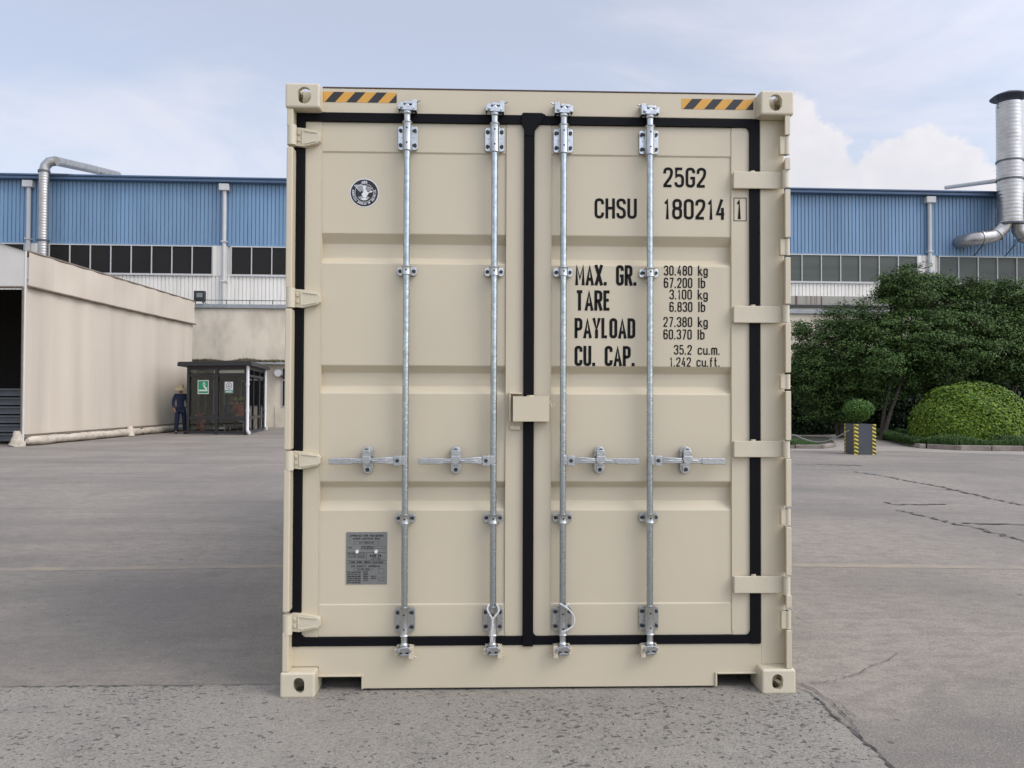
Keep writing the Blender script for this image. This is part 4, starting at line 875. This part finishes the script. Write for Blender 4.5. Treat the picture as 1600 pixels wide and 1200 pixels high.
# signs on the panes
b = MB(bt); s0, z0 = BK.hit(308.5, 615.5); s1, z1 = BK.hit(326, 594)
b.box(s0, s1, .030, .045, z0, z1, 0); q = .03; b.box(s0+q, s1-q, .026, .031, z0+q, z1-q, 1); w_, h_ = s1-s0, z1-z0
b.box(s0+.05*w_+q, s1-q*1.8, .023, .027, z0+h_*.20, z0+h_*.31, 0)
for pts in ([(.48, .78), (.60, .84), (.68, .70), (.60, .55), (.78, .42), (.88, .46)], [(.48, .78), (.50, .62), (.62, .46), (.74, .36), (.86, .36)]):
    ribbon(b, [Vector((s0+a*w_, z0+c*h_)) for a, c in pts], .03, .024, lambda x_, z_, y_: (x_, y_, z_), 0)
b.build('sign', [white, green_s], BT)['label'] = 'green sign with a white hand and cigarette'
b = MB(bt); s0, z0 = BK.hit(351, 614); s1, z1 = BK.hit(364, 596.5); w_, h_ = s1-s0, z1-z0
b.box(s0, s1, .030, .045, z0, z1, 0); b.box(s0+.01, s1-.01, .027, .031, z0+.01, z0+h_*.28, 1); cx_, cz_ = s0+w_/2, z0+h_*.64; r_ = h_*.27
ribbon(b, [Vector((cx_+r_*math.cos(t_*math.pi/12), cz_+r_*math.sin(t_*math.pi/12))) for t_ in range(25)], .02, .027, lambda x_, z_, y_: (x_, y_, z_), 2)
b.box(cx_-r_*.5, cx_+r_*.5, .025, .029, cz_-.04, cz_-.01, 2); ribbon(b, [Vector((cx_-.05, cz_+.01)), Vector((cx_, cz_+.06)), Vector((cx_+.05, cz_+.03))], .015, .026, lambda x_, z_, y_: (x_, y_, z_), 2)
for k in range(3): b.box(s0+w_*(.18+.24*k), s0+w_*(.34+.24*k), .024, .028, z0+h_*.07, z0+h_*.2, 0)
b.build('sign', [white, green_s, ink], BT)['label'] = 'white sign with a round black symbol over a green strip'
# back panel and bench in the booth
b = MB(bt); b.box(.1, Wb-.12, Db-.06, Db-.02, .1, Hb-.12); b.build('back_panel', mat('booth_back', (.07, .08, .08), .7, var=.4, vscale=1.5), BT)
b = MB(bt)
for x_ in (.35, .62, xm+.15, xm+.78): b.box(x_, x_+.05, Db-.1, Db-.06, .1, Hb-.5)
b.box(xm+.15, xm+.83, Db-.11, Db-.05, Hb-.5, Hb-.44); b.build('inner_door_frame', pipew, BT)
b = MB(bt); b.box(xm+.1, Wb-.2, .65, 1.1, .46, .51)
for a in (xm+.2, Wb-.3): b.box(a, a+.05, .7, 1.05, .05, .46)
tag(b.build('bench', pipew), 'pale bench inside the smoking booth', 'bench')
b = MB(bt); b.tube([(.50, .6, .05), (.50, .6, .08), (.50, .6, .62), (.50, .6, .65)], [.16, .18, .18, .16], 18); b.tube([(.50, .6, .65), (.50, .6, .80)], [.13, .15], 14)
tag(b.build('bin', redm), 'red barrel shaped bin behind the lower left pane of the booth', 'bin')
# moss ledge above the booth
m0, zm0 = AP.hit(299, 565.5, .1); m1, _ = AP.hit(520, 566, .1); zm1 = AP.hit(299, 561, .1)[1]
b = MB(AP.T); b.box(m0, m1, 0, .45, zm0-.1, zm0); LG = b.build('ledge', coping, AX)
N_ = 2600; vs = np.zeros((N_*3, 3))
for i in range(N_):
    a = random.uniform(m0+.1, m1); n_ = random.uniform(.05, .45); hh = random.uniform(.05, .24)*(.7+.35*math.sin(a*3.1)*math.sin(a*.9+1)); q = random.uniform(-.12, .12)
    for k, p in enumerate(((a-.03, n_, zm0-.02), (a+.03, n_, zm0-.02), (a+q, n_+random.uniform(-.05, .1), zm0+hh))): vs[3*i+k] = AP.T(*p)
me = bpy.data.meshes.new('ledge_moss'); me.from_pydata(vs.tolist(), [], [(3*i, 3*i+1, 3*i+2) for i in range(N_)]); me.materials.append(moss)
o = bpy.data.objects.new('ledge_moss', me); COL.objects.link(o); tag(o, 'dry moss and weeds along the ledge above the smoking booth', 'moss', kind='stuff')
# ------------------------------------------------------------------ people
def skinmesh(name, nodes, edges, mat_, parent, sub=2):
    me = bpy.data.meshes.new(name); me.from_pydata([n[0] for n in nodes], edges, []); o = bpy.data.objects.new(name, me); COL.objects.link(o)
    sk = o.modifiers.new('skin', 'SKIN'); me.materials.append(mat_)
    if not me.skin_vertices: bpy.context.view_layer.update()
    for i, n in enumerate(nodes):
        r = n[1] if isinstance(n[1], tuple) else (n[1], n[1]); me.skin_vertices[0].data[i].radius = r
    me.skin_vertices[0].data[0].use_root = True
    s = o.modifiers.new('sub', 'SUBSURF'); s.levels = sub; s.render_levels = sub; sk.use_smooth_shade = True
    bpy.context.view_layer.update(); dg = bpy.context.evaluated_depsgraph_get(); m2 = bpy.data.meshes.new_from_object(o.evaluated_get(dg)); o.modifiers.clear(); o.data = m2
    m2.materials.clear(); m2.materials.append(mat_)
    if parent is not None: o.parent = parent
    return o
def person(loc, rot, scale, J, top_m, leg_m, hat, label, group=None):
    """J: joint dict, local coords, +y is the way the person faces"""
    T = thing('person', label, 'person', loc, group); T.rotation_euler = (0, 0, rot); T.scale = (scale,)*3
    j = J; nodes = [(j['pelvis'], .11), (j['waist'], .105), (j['chest'], .13), (j['neck'], .05), (j['head0'], .075), (j['head1'], .085), (j['head2'], .06)]
    ed = [(0, 1), (1, 2), (2, 3), (3, 4), (4, 5), (5, 6)]
    for s_ in ('l', 'r'):
        k = len(nodes); nodes += [(j[s_+'sh'], .055), (j[s_+'el'], .042), (j[s_+'wr'], .027), (j[s_+'ha'], (.035, .018))]; ed += [(2, k), (k, k+1), (k+1, k+2), (k+2, k+3)]
        h = Vector(j[s_+'ha']); d = (h-Vector(j[s_+'wr'])).normalized(); sd_ = d.cross(Vector((0, 1, 0))); sd_ = sd_.normalized() if sd_.length > .1 else Vector((1, 0, 0))
        for q, ln in ((-.03, .06), (-.01, .075), (.01, .07), (.03, .055)):
            m_ = len(nodes); nodes += [(tuple(h+d*.03+sd_*q), .009), (tuple(h+d*(.03+ln)+sd_*q*1.1+Vector((0, .015, 0))), .007)]; ed += [(k+3, m_), (m_, m_+1)]
        m_ = len(nodes); nodes.append((tuple(h+d*.02+Vector((0, .05, 0))), .009)); ed.append((k+3, m_))
        k = len(nodes); nodes += [(j[s_+'hip'], .085), (j[s_+'kn'], .058), (j[s_+'an'], .04), (j[s_+'to'], (.04, .03))]; ed += [(0, k), (k, k+1), (k+1, k+2), (k+2, k+3)]
    skinmesh('body', nodes, ed, skin, T)
    # face details: nose, ears
    hd = Vector(j['head1']); b = MB()
    # clothes
    nodes = [(j['waist'], .135), (j['chest'], .158), (tuple(Vector(j['chest']).lerp(Vector(j['neck']), .7)), .085), (tuple(Vector(j['pelvis']).lerp(Vector(j['waist']), .3)), .14)]; ed = [(0, 1), (1, 2), (0, 3)]
    for s_ in ('l', 'r'):
        k = len(nodes); nodes += [(j[s_+'sh'], .078), (j[s_+'el'], .062), (j[s_+'wr'], .048)]; ed += [(1, k), (k, k+1), (k+1, k+2)]
    skinmesh('jacket', nodes, ed, top_m, T)
    nodes = [(j['pelvis'], .145)]; ed = []
    for s_ in ('l', 'r'):
        k = len(nodes); nodes += [(j[s_+'hip'], .112), (j[s_+'kn'], .085), (tuple(Vector(j[s_+'an'])+Vector((0, 0, -.01))), .07)]; ed += [(0, k), (k, k+1), (k+1, k+2)]
    skinmesh('trousers', nodes, ed, leg_m, T)
    for s_ in ('l', 'r'):
        a = Vector(j[s_+'an']); c = Vector(j[s_+'to']); skinmesh('boot', [(tuple(a), .058), (tuple(a+Vector((0, 0, -.05))), (.055, .05)), (tuple(c), (.055, .035)), (tuple(c+(c-a)*.25), (.04, .025))], [(0, 1), (1, 2), (2, 3)], boot, T)
    # hair and hat
    h2 = Vector(j['head1']); t_ = Vector(j['head2']); ax = (t_-h2).normalized()
    b = MB(); back = Vector((0, -.018, 0)); b.tube([h2+back-ax*.02, h2+back+ax*.02, h2+back+ax*.06, h2+back+ax*.10, h2+back+ax*.125], [.092, .098, .092, .062, .01], 16); o = b.build('hair', hairm); o.parent = T
    b = MB(); fx = ax.cross(Vector((1, 0, 0))).normalized()
    if hat == 'straw':
        b.tube([h2+ax*.020, h2+ax*.022, h2+ax*.045, h2+ax*.07], [.235, .24, .175, .105], 28); b.tube([h2+ax*.06, h2+ax*.13, h2+ax*.17, h2+ax*.185], [.108, .098, .07, .02], 20); o = b.build('straw_hat', straw)
    else:
        b.tube([h2+ax*.03, h2+ax*.07, h2+ax*.12, h2+ax*.145], [.108, .108, .08, .02], 18); b.prism(rrect(h2.x-.07, h2.x+.07, h2.z+.03, h2.z+.045, .007, 2), h2.y+.08, h2.y+.19); o = b.build('cap', capm)
    o.parent = T
    # nose / brow as small skinned detail on the head front
    b = MB(); f = Vector((0, 1, 0)); f = (f-ax*f.dot(ax)).normalized(); n0 = h2+f*.08-ax*.015
    b.tube([n0+ax*.03, n0+f*.012, n0+f*.02-ax*.012], [.006, .010, .012], 8); o = b.build('nose', skin); o.parent = T
    b = MB()
    for e in (-.032, .032): b.tube([h2+f*.078+Vector((e, 0, 0))+ax*.012, h2+f*.088+Vector((e, 0, 0))+ax*.012], [.011, .007], 8)
    o = b.build('eye', hairm); o.parent = T
    return T
standJ = dict(pelvis=(0, 0, .93), waist=(0, 0, 1.08), chest=(0, -.01, 1.32), neck=(0, .02, 1.50), head0=(0, .05, 1.57), head1=(0, .08, 1.64), head2=(0, .10, 1.72),
  lsh=(-.19, 0, 1.42), lel=(-.27, -.06, 1.15), lwr=(-.25, .06, .92), lha=(-.24, .09, .85), rsh=(.19, 0, 1.42), rel=(.26, -.03, 1.15), rwr=(.23, .10, .95), rha=(.22, .13, .88),
  lhip=(-.10, 0, .88), lkn=(-.14, .03, .48), lan=(-.16, -.01, .09), lto=(-.18, .13, .04), rhip=(.10, 0, .88), rkn=(.13, .05, .48), ran=(.15, .02, .09), rto=(.17, .16, .04))
sitJ = dict(pelvis=(0, 0, .52), waist=(0, .04, .66), chest=(0, .12, .88), neck=(0, .20, 1.04), head0=(0, .25, 1.09), head1=(0, .29, 1.15), head2=(0, .32, 1.23),
  lsh=(-.18, .12, .97), lel=(-.24, .24, .74), lwr=(-.12, .42, .66), lha=(-.08, .49, .64), rsh=(.18, .12, .97), rel=(.24, .24, .74), rwr=(.12, .42, .66), rha=(.08, .49, .64),
  lhip=(-.10, .04, .50), lkn=(-.15, .46, .50), lan=(-.14, .48, .12), lto=(-.15, .62, .07), rhip=(.10, .04, .50), rkn=(.15, .46, .50), ran=(.14, .48, .12), rto=(.15, .62, .07))
px_, py_ = gp(281.5, 677.5); person((px_, py_, 0), R(-150), 1.06, standJ, navy, navy, 'straw', 'person in navy overalls and a wide straw hat standing outside the booth')
a = bt(BK.hit(347, 630)[0], .75, .0); person(a, R(-100), 1.14, sitJ, navy, darkc, 'cap', 'person in a navy jacket sitting bent forward on the left of the booth bench')
a = bt(BK.hit(371, 630)[0], .95, .0); person(a, R(70), 1.14, sitJ, orange, navy, 'cap', 'person in an orange jacket and blue trousers sitting on the booth bench')
a = bt(Wb-.40, 2.3, .0); person(a, R(160), 1.14, {k: (v if v[2] < .3 else v) for k, v in sitJ.items()}, redc, redc, 'cap', 'person in red workwear sitting behind the side panes of the booth')
b = MB(bt); b.box(Wb-.75, Wb-.2, 2.15, 2.55, .46, .51)
for a in (Wb-.75, Wb-.4): b.box(a, a+.05, 2.2, 2.5, .05, .46)
tag(b.build('bench', pipew), 'short pale bench under the person in red at the back of the booth', 'bench')
# ------------------------------------------------------------------ foliage
def leafmesh(name, pos, nrm, size, m_, parent=None, asp=.5, extra=None):
    n = len(pos); nrm = nrm/np.linalg.norm(nrm, axis=1)[:, None]; r = rng.normal(size=(n, 3)); t = r-nrm*(r*nrm).sum(1)[:, None]; t /= np.linalg.norm(t, axis=1)[:, None]; bt_ = np.cross(nrm, t)
    sz = size*rng.uniform(.6, 1.35, n)[:, None]; v = np.empty((n, 4, 3)); v[:, 0] = pos-t*sz; v[:, 1] = pos+bt_*sz*asp+nrm*sz*.12; v[:, 2] = pos+t*sz; v[:, 3] = pos-bt_*sz*asp+nrm*sz*.12
    V = v.reshape(-1, 3); F = np.arange(4*n).reshape(-1, 4)
    me = bpy.data.meshes.new(name)
    if extra is not None:
        ev, ef = extra; ef = [[i+4*n for i in f] for f in ef]; me.from_pydata(V.tolist()+[tuple(p) for p in ev], [], F.tolist()+ef)
    else: me.from_pydata(V.tolist(), [], F.tolist())
    me.materials.append(m_); me.update(); o = bpy.data.objects.new(name, me); COL.objects.link(o)
    if parent is not None: o.parent = parent; o.matrix_parent_inverse = Matrix.Translation(-Vector(parent.location))
    return o
def dirs(n, lo=-1.):
    d = rng.normal(size=(n*3, 3)); d /= np.linalg.norm(d, axis=1)[:, None]; d = d[d[:, 2] > lo][:n]; return d
def tree(base, blobs, n, label, m_=leafA, size=.045, trunks=2, group='trees in the planting bed'):
    T = thing('tree', label, 'tree', (base[0], base[1], 0), group); extra = []
    for bb in blobs:
        for q in range(3):
            a = random.uniform(0, 6.28); e = random.uniform(.5, 1.4); r = random.uniform(.14, .30)
            extra.append((bb[0]+math.cos(a)*math.cos(e)*bb[3]*1.12, bb[1]+math.sin(a)*math.cos(e)*bb[4]*1.05, bb[2]+math.sin(e)*bb[5]*1.15, r, r, r*1.3))
    main = blobs; blobs = blobs+extra
    b = MB()
    for k in range(trunks):
        a = random.uniform(0, 6.28); s0 = Vector((base[0]+.12*k*math.cos(a), base[1]+.12*math.sin(a), 0)); top = Vector((base[0]+random.uniform(-.7, .7), base[1]+random.uniform(-.4, .4), 2.2))
        mid = s0.lerp(top, .5)+Vector((random.uniform(-.15, .15), 0, 0)); b.tube([s0, mid, top], [.085, .065, .05], 8)
        for bl in main[k::trunks]:
            c = Vector(bl[:3]); b.tube([top, top.lerp(c, .5)+Vector((random.uniform(-.2, .2), 0, .15)), c], [.05, .032, .015], 6)
            for q in range(4):
                d = Vector(dirs(1)[0]); e = c+Vector((d.x*bl[3], d.y*bl[4], abs(d.z)*bl[5]))*.8; b.tube([c, e], [.015, .005], 5)
    b.build('trunk', bark, T)
    n = int(n*3.0); vol = np.array([bl[3]*bl[4]*bl[5] for bl in blobs])**.67; vol /= vol.sum(); P_, N_ = [], []
    for bl, w_ in zip(blobs, vol):
        c = np.array(bl[:3]); rr = np.array(bl[3:6]); nb = int(n*w_); nc = max(5, nb//80); d = dirs(nc); rad = rng.uniform(.55, 1.12, nc)[:, None]; rad[:nc//6] = rng.uniform(.1, .5, nc//6)[:, None]
        cc = c+d*rr*rad; idx = rng.integers(0, nc, nb); off = rng.normal(size=(nb, 3))*np.array([.17, .17, .07]); P_.append(cc[idx]+off); N_.append(d[idx]*.6+off*1.5+np.array([0, 0, .8])+rng.normal(size=(nb, 3))*.45)
    leafmesh('crown', np.concatenate(P_), np.concatenate(N_), size, m_, T)
    return T
def bl(px, py, D, rx, ry, rz_): p = dp(px, py, D); return (p.x, p.y, p.z, rx, ry, rz_)
def base(px, D): p = dp(px, 650, D); return (p.x, p.y)
LS = .052
tree(base(1310, 30), [bl(1290, 545, 30, 1.1, 1.2, 1.0), bl(1325, 515, 30, 1.2, 1.2, .8), bl(1275, 590, 29.5, .8, 1, .9), bl(1335, 575, 29.6, 1.1, 1.2, 1.0), bl(1300, 630, 29.8, 1.2, 1.2, .75), bl(1268, 575, 30.5, .7, 1, 1.2)], 17000, 'dark green tree at the left end of the bed, its crown nearest the container')
tree(base(1376, 28.5), [bl(1385, 510, 28.5, 1.3, 1.2, 1.0), bl(1420, 465, 28.5, .95, 1, .75), bl(1370, 560, 28, 1.3, 1.2, .9), bl(1430, 530, 28, 1.3, 1.2, 1.0), bl(1428, 440, 28.5, .4, .5, .35), bl(1400, 590, 29, 1.4, 1, .7), bl(1345, 610, 29, 1.1, 1, .8), bl(1392, 455, 28.6, .5, .6, .3)], 22000, 'tallest green tree with two slim pale trunks behind the potted topiary')
tree(base(1470, 28.5), [bl(1470, 500, 28.5, 1.3, 1.2, .95), bl(1500, 465, 28.6, .8, 1, .5), bl(1490, 550, 28, 1.2, 1.2, .9), bl(1455, 570, 28.5, 1.1, 1, .7), bl(1462, 455, 28.8, .45, .5, .28), bl(1535, 520, 28.3, 1.0, 1.0, .9)], 18000, 'green tree rising directly behind the clipped dome bush')
tree(base(1570, 29.5), [bl(1560, 500, 29.5, 1.2, 1.2, 1.0), bl(1598, 490, 29.2, 1.1, 1.2, .9), bl(1575, 560, 29, 1.3, 1.2, 1.0), bl(1630, 540, 29, 1.3, 1.2, 1.2), bl(1553, 460, 29.6, .4, .5, .35), bl(1590, 457, 29.4, .6, .6, .3), bl(1530, 580, 30, 1.0, 1, .8)], 18000, 'broad green tree cut off by the right edge of the picture')
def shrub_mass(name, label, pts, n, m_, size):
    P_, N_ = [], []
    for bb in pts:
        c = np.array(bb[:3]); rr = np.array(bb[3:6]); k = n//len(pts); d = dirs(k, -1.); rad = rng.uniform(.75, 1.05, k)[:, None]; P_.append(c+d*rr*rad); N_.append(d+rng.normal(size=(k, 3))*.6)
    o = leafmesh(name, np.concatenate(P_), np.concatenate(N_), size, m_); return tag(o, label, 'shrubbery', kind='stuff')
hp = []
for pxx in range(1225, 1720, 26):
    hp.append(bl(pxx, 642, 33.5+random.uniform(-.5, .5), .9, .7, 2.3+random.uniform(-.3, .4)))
shrub_mass('background_shrubbery', 'mass of shrubs under the trees, leaves coloured dark to stand for deep shade', hp, 70000, leafC, .10)  # packed dense and dark to deepen the shade under the trees
# beds and kerbs
bedR = [(1362, 676), (1386, 684), (1405, 690), (1424, 695.5), (1448, 701), (1500, 704), (1600, 705.5), (1720, 706.5)]
def poly_bed(name, front, back, zt_, m_):
    b = MB(); b.sheet([gp(*p) for p in front]+back, zt_); return tag(b.build(name, m_), kind='structure')
bx = [gp(*p) for p in bedR]
poly_bed('planting_bed', bedR, [(24, 27), (24, 33.9), depth_pt(1330, 36.5), depth_pt(1325, 30)], .10, soil)
bedL = [(1200, 700.5), (1286, 701), (1304, 698), (1303, 693)]
poly_bed('rear_bed', [(1150, 676.5), (1300, 676), (1350, 674.5), (1362, 675.5)], [depth_pt(1345, 37), depth_pt(1150, 37)], .01, soil)
poly_bed('grass_bed', bedL, [gp(1290, 686), gp(1200, 684)], .08, soil)
def kerb(pts, h, w, back_only=False):
    b = MB(); P3 = [Vector(gp(*p)) for p in pts]; seg = []
    for a, c in zip(P3, P3[1:]):
        L0 = (c-a).length; n = max(1, round(L0/.9))
        for i in range(n):
            p, q = a.lerp(c, i/n+.006), a.lerp(c, (i+1)/n-.006); d = (q-p).normalized(); nn = Vector((-d.y, d.x)); nn = nn if nn.y > 0 else -nn; j = random.uniform(-.012, .012); jj = random.uniform(-.02, .02)
            vs = [(*(p+nn*jj), 0), (*(q+nn*jj), 0), (*(q+nn*(w+jj)), 0), (*(p+nn*(w+jj)), 0)]; vs += [(x, y, h+j) for x, y, _ in vs]
            b.add(vs, [(0, 3, 2, 1), (4, 5, 6, 7), (0, 1, 5, 4), (1, 2, 6, 5), (2, 3, 7, 6), (3, 0, 4, 7)])
    return tag(b.build('kerb', kerbm, None, .018), kind='structure')
kerb(bedR[1:], .14, .16); kerb(bedL[:-1], .10, .15)
b = MB(); b.sheet([gp(1225, 704.5), gp(1310, 704.5), gp(1400, 705), gp(1600, 711), gp(1720, 712), gp(1720, 706), gp(1600, 705), gp(1500, 703.5), gp(1448, 700.5), gp(1424, 695), gp(1405, 689.5), gp(1386, 683.5), gp(1362, 675.5), gp(1350, 674.5), gp(1300, 676), gp(1296, 686), gp(1306, 693), gp(1306, 699), gp(1286, 701.5), gp(1225, 701)], .004); tag(b.build('path', pathm), kind='structure')
# grass
def blades(name, label, regions, n, h, sp=.06):
    V = []; F = []
    for (pts, w_) in regions:
        for i in range(int(n*w_)):
            a, c = random.choice(pts); u_, v_ = random.random(), random.random()
            p = Vector(a).lerp(Vector(c), u_)+Vector((0, v_*1.0)); tuft = .65+.35*math.sin(p.x*5.1+p.y*3)*math.sin(p.y*4.2+p.x)
            hh = h*tuft*random.uniform(.6, 1.2); q = Vector((random.uniform(-1, 1), random.uniform(-1, .6)))*hh*.7; k = len(V); e = .012
            V += [(p.x-e, p.y, .08), (p.x+e, p.y, .08), (p.x+q.x*.4+e, p.y+q.y*.4, .08+hh*.85), (p.x+q.x*.4-e, p.y+q.y*.4, .08+hh*.85), (p.x+q.x, p.y+q.y, .08+hh*.75)]; F += [(k, k+1, k+2, k+3), (k+3, k+2, k+4)]
    me = bpy.data.meshes.new(name); me.from_pydata(V, [], F); me.materials.append(leafG); o = bpy.data.objects.new(name, me); COL.objects.link(o); return tag(o, label, 'grass', kind='stuff')
segs = []
for a, c in zip(bx[1:], bx[2:]): segs += [((a[0], a[1]+.2), (c[0], c[1]+.2))]*max(1, int(Vector((c[0]-a[0], c[1]-a[1])).length*2))
blades('border_grass', 'tufted ornamental grass along the kerb of the right bed', [(segs, 1)], 17000, .38)
segs2 = []
q0 = gp(1362, 676); segs2 = [((q0[0]+.3, q0[1]-.5), (bx[1][0]+1.5, bx[1][1]+.6))]
blades('border_grass', 'grass tufts at the narrow left tip of the right bed', [(segs2, 1)], 1500, .3)
gl = [gp(*p) for p in bedL]
blades('lawn_grass', 'low green grass in the small bed beside the container', [([((gl[0][0], gl[0][1]+.12), (gl[1][0]-.05, gl[1][1]+.12))], 1)], 5000, .16)
blades('lawn_grass', 'low green grass at the back of the small bed', [([((gl[0][0], gl[0][1]+1.), (gl[1][0]-.1, gl[1][1]+.9))], 1)], 4000, .16)
# clipped dome
c = dp(1517, 680, 24.6); rx, rz_ = 1.70, 1.84
DM = thing('dome_bush', 'large bright green bush clipped into a dome beside the path', 'bush', (c.x, c.y, .1))
d = dirs(30000, 0.0); lump = 1+.018*np.sin(d[:, 0]*9+d[:, 2]*7)+.010*np.sin(d[:, 1]*13+d[:, 0]*5); rad = rng.uniform(.95, 1.01, len(d))*lump
sq = np.stack([np.sign(d[:, 0])*np.abs(d[:, 0])**.9, np.sign(d[:, 1])*np.abs(d[:, 1])**.9, np.abs(d[:, 2])**.85], 1)
pos = np.array([c.x, c.y, .12])+sq*np.array([rx, rx, rz_])*rad[:, None]
ev, ef = [], []; nu, nv = 24, 8
for i in range(nv+1):
    for j in range(nu): t1, t2 = R(90*i/nv), 2*math.pi*j/nu; ev.append((c.x+rx*.9*math.cos(t1)*math.cos(t2), c.y+rx*.9*math.cos(t1)*math.sin(t2), .1+rz_*.9*math.sin(t1)))
for i in range(nv):
    for j in range(nu): ef.append([i*nu+j, i*nu+(j+1) % nu, (i+1)*nu+(j+1) % nu, (i+1)*nu+j])
leafmesh('crown', pos, d*1.0+rng.normal(size=(len(d), 3))*.36+np.array([0, 0, .25]), .046, leafB, DM, .55, (ev, ef))
b = MB()
for k in range(5): b.tube([(c.x+.1*math.cos(k), c.y+.1*math.sin(k), .08), (c.x+.5*math.cos(k*1.3), c.y+.5*math.sin(k*1.3), 1.1)], [.05, .02], 6)
b.build('stem', bark, DM)
# planter with topiary
fx0, fy0 = gp(1335.5, 710.5); fx1, fy1 = gp(1368.5, 710.5); wdt = fx1-fx0; hP = P(1350, 663, fy0)[1]; dpt = wdt*1.05
PT_ = thing('planter', 'dark grey metal planter box with yellow and black striped edges', 'planter', ((fx0+fx1)/2, fy0+dpt/2, 0))
b = MB(); t = .02
b.box(fx0, fx1, fy0, fy0+t, .0, hP); b.box(fx0, fx1, fy0+dpt-t, fy0+dpt, 0, hP); b.box(fx0, fx0+t, fy0+t, fy0+dpt-t, 0, hP); b.box(fx1-t, fx1, fy0+t, fy0+dpt-t, 0, hP); b.build('box', planterm, PT_, .006)
b = MB(); b.box(fx0+t, fx1-t, fy0+t, fy0+dpt-t, hP-.12, hP-.06); b.build('soil', soil, PT_)
def tape(T_, w_, h_):
    b = MB(T_); b.box(0, w_, -.006, 0, 0, h_, 0); n = 8; st = h_/n
    for i in range(n):
        z = i*st; a_, c_, e_ = z, z+st*.5, st*.45
        b.add([(0, -.008, min(a_+e_, h_)), (w_, -.008, a_), (w_, -.008, c_), (0, -.008, min(c_+e_, h_))], [(0, 1, 2, 3)], 1)
    b.build('hazard_tape', [yel2, hblk], PT_)
yel2 = mat('tape_yellow', (.62, .50, .06), .5)
tape(lambda x, y, z: (fx0-.003+x, fy0+y, z), .10, hP); tape(lambda x, y, z: (fx1-.095+x, fy0+y, z), .095, hP); tape(lambda x, y, z: (fx0+y, fy0+dpt-.08+x, z), .08, hP); tape(lambda x, y, z: (fx0+y, fy0+x, z), .05, hP)
tc_ = dp(1339.5, 642, fy0-CAM.y+.2); sc_ = thing('topiary', 'small round clipped bush growing out of the striped planter', 'bush', (tc_.x, tc_.y, hP-.06))
ctr = np.array([(fx0+fx1)/2-.03, fy0+dpt/2, P(1340, 641.5, fy0+dpt/2)[1]]); d = dirs(5200); rad = rng.uniform(.72, 1.03, len(d)); sh_ = np.array([.385, .385, .30])
taper = np.where(d[:, 2] < 0, 1+.38*d[:, 2], 1.)[:, None]; pos = ctr+d*sh_*rad[:, None]*np.concatenate([taper, taper, np.ones_like(taper)], 1)
leafmesh('crown', pos, d+rng.normal(size=(len(d), 3))*.6+np.array([0, 0, .3]), .026, leafT, sc_, .5)
b = MB()
for k in range(7): a = k*.9; b.tube([(ctr[0]+.02*math.cos(a), ctr[1]+.02*math.sin(a), hP-.08), (ctr[0]+.17*math.cos(a), ctr[1]+.17*math.sin(a), ctr[2]-.02)], [.012, .008], 6)
b.build('stem', bark, sc_)
# barrier rope from the planter
e0 = Vector((fx0-.01, fy0+.25, hP*.80)); e1 = Vector(dp(1228, 684, 22.5)); e1.z = .42; pts = []
for i in range(21): t = i/20; p = e0.lerp(e1, t); p.z = e0.z+(e1.z-e0.z)*t-.32*math.sin(math.pi*min(t*1.15, 1))*.8; pts.append(p)
b = MB(); b.tube(pts, .014, 6); tag(b.build('barrier_rope', mat('pale_rope', (.30, .33, .28), .8)), 'thin pale rope sagging from the striped planter towards the container', 'rope')
bx_, by_ = e1.x, e1.y; b = MB(); b.cyl((bx_, by_, 0), (bx_, by_, .5), .03, 10); b.cyl((bx_, by_, 0), (bx_, by_, .03), .12, 14); b.tube([(bx_, by_, .5), (bx_, by_, .53)], [.04, .02], 10)
tag(b.build('rope_post', steelp), 'short grey post holding the far end of the barrier rope', 'post')
bpy.context.view_layer.update()
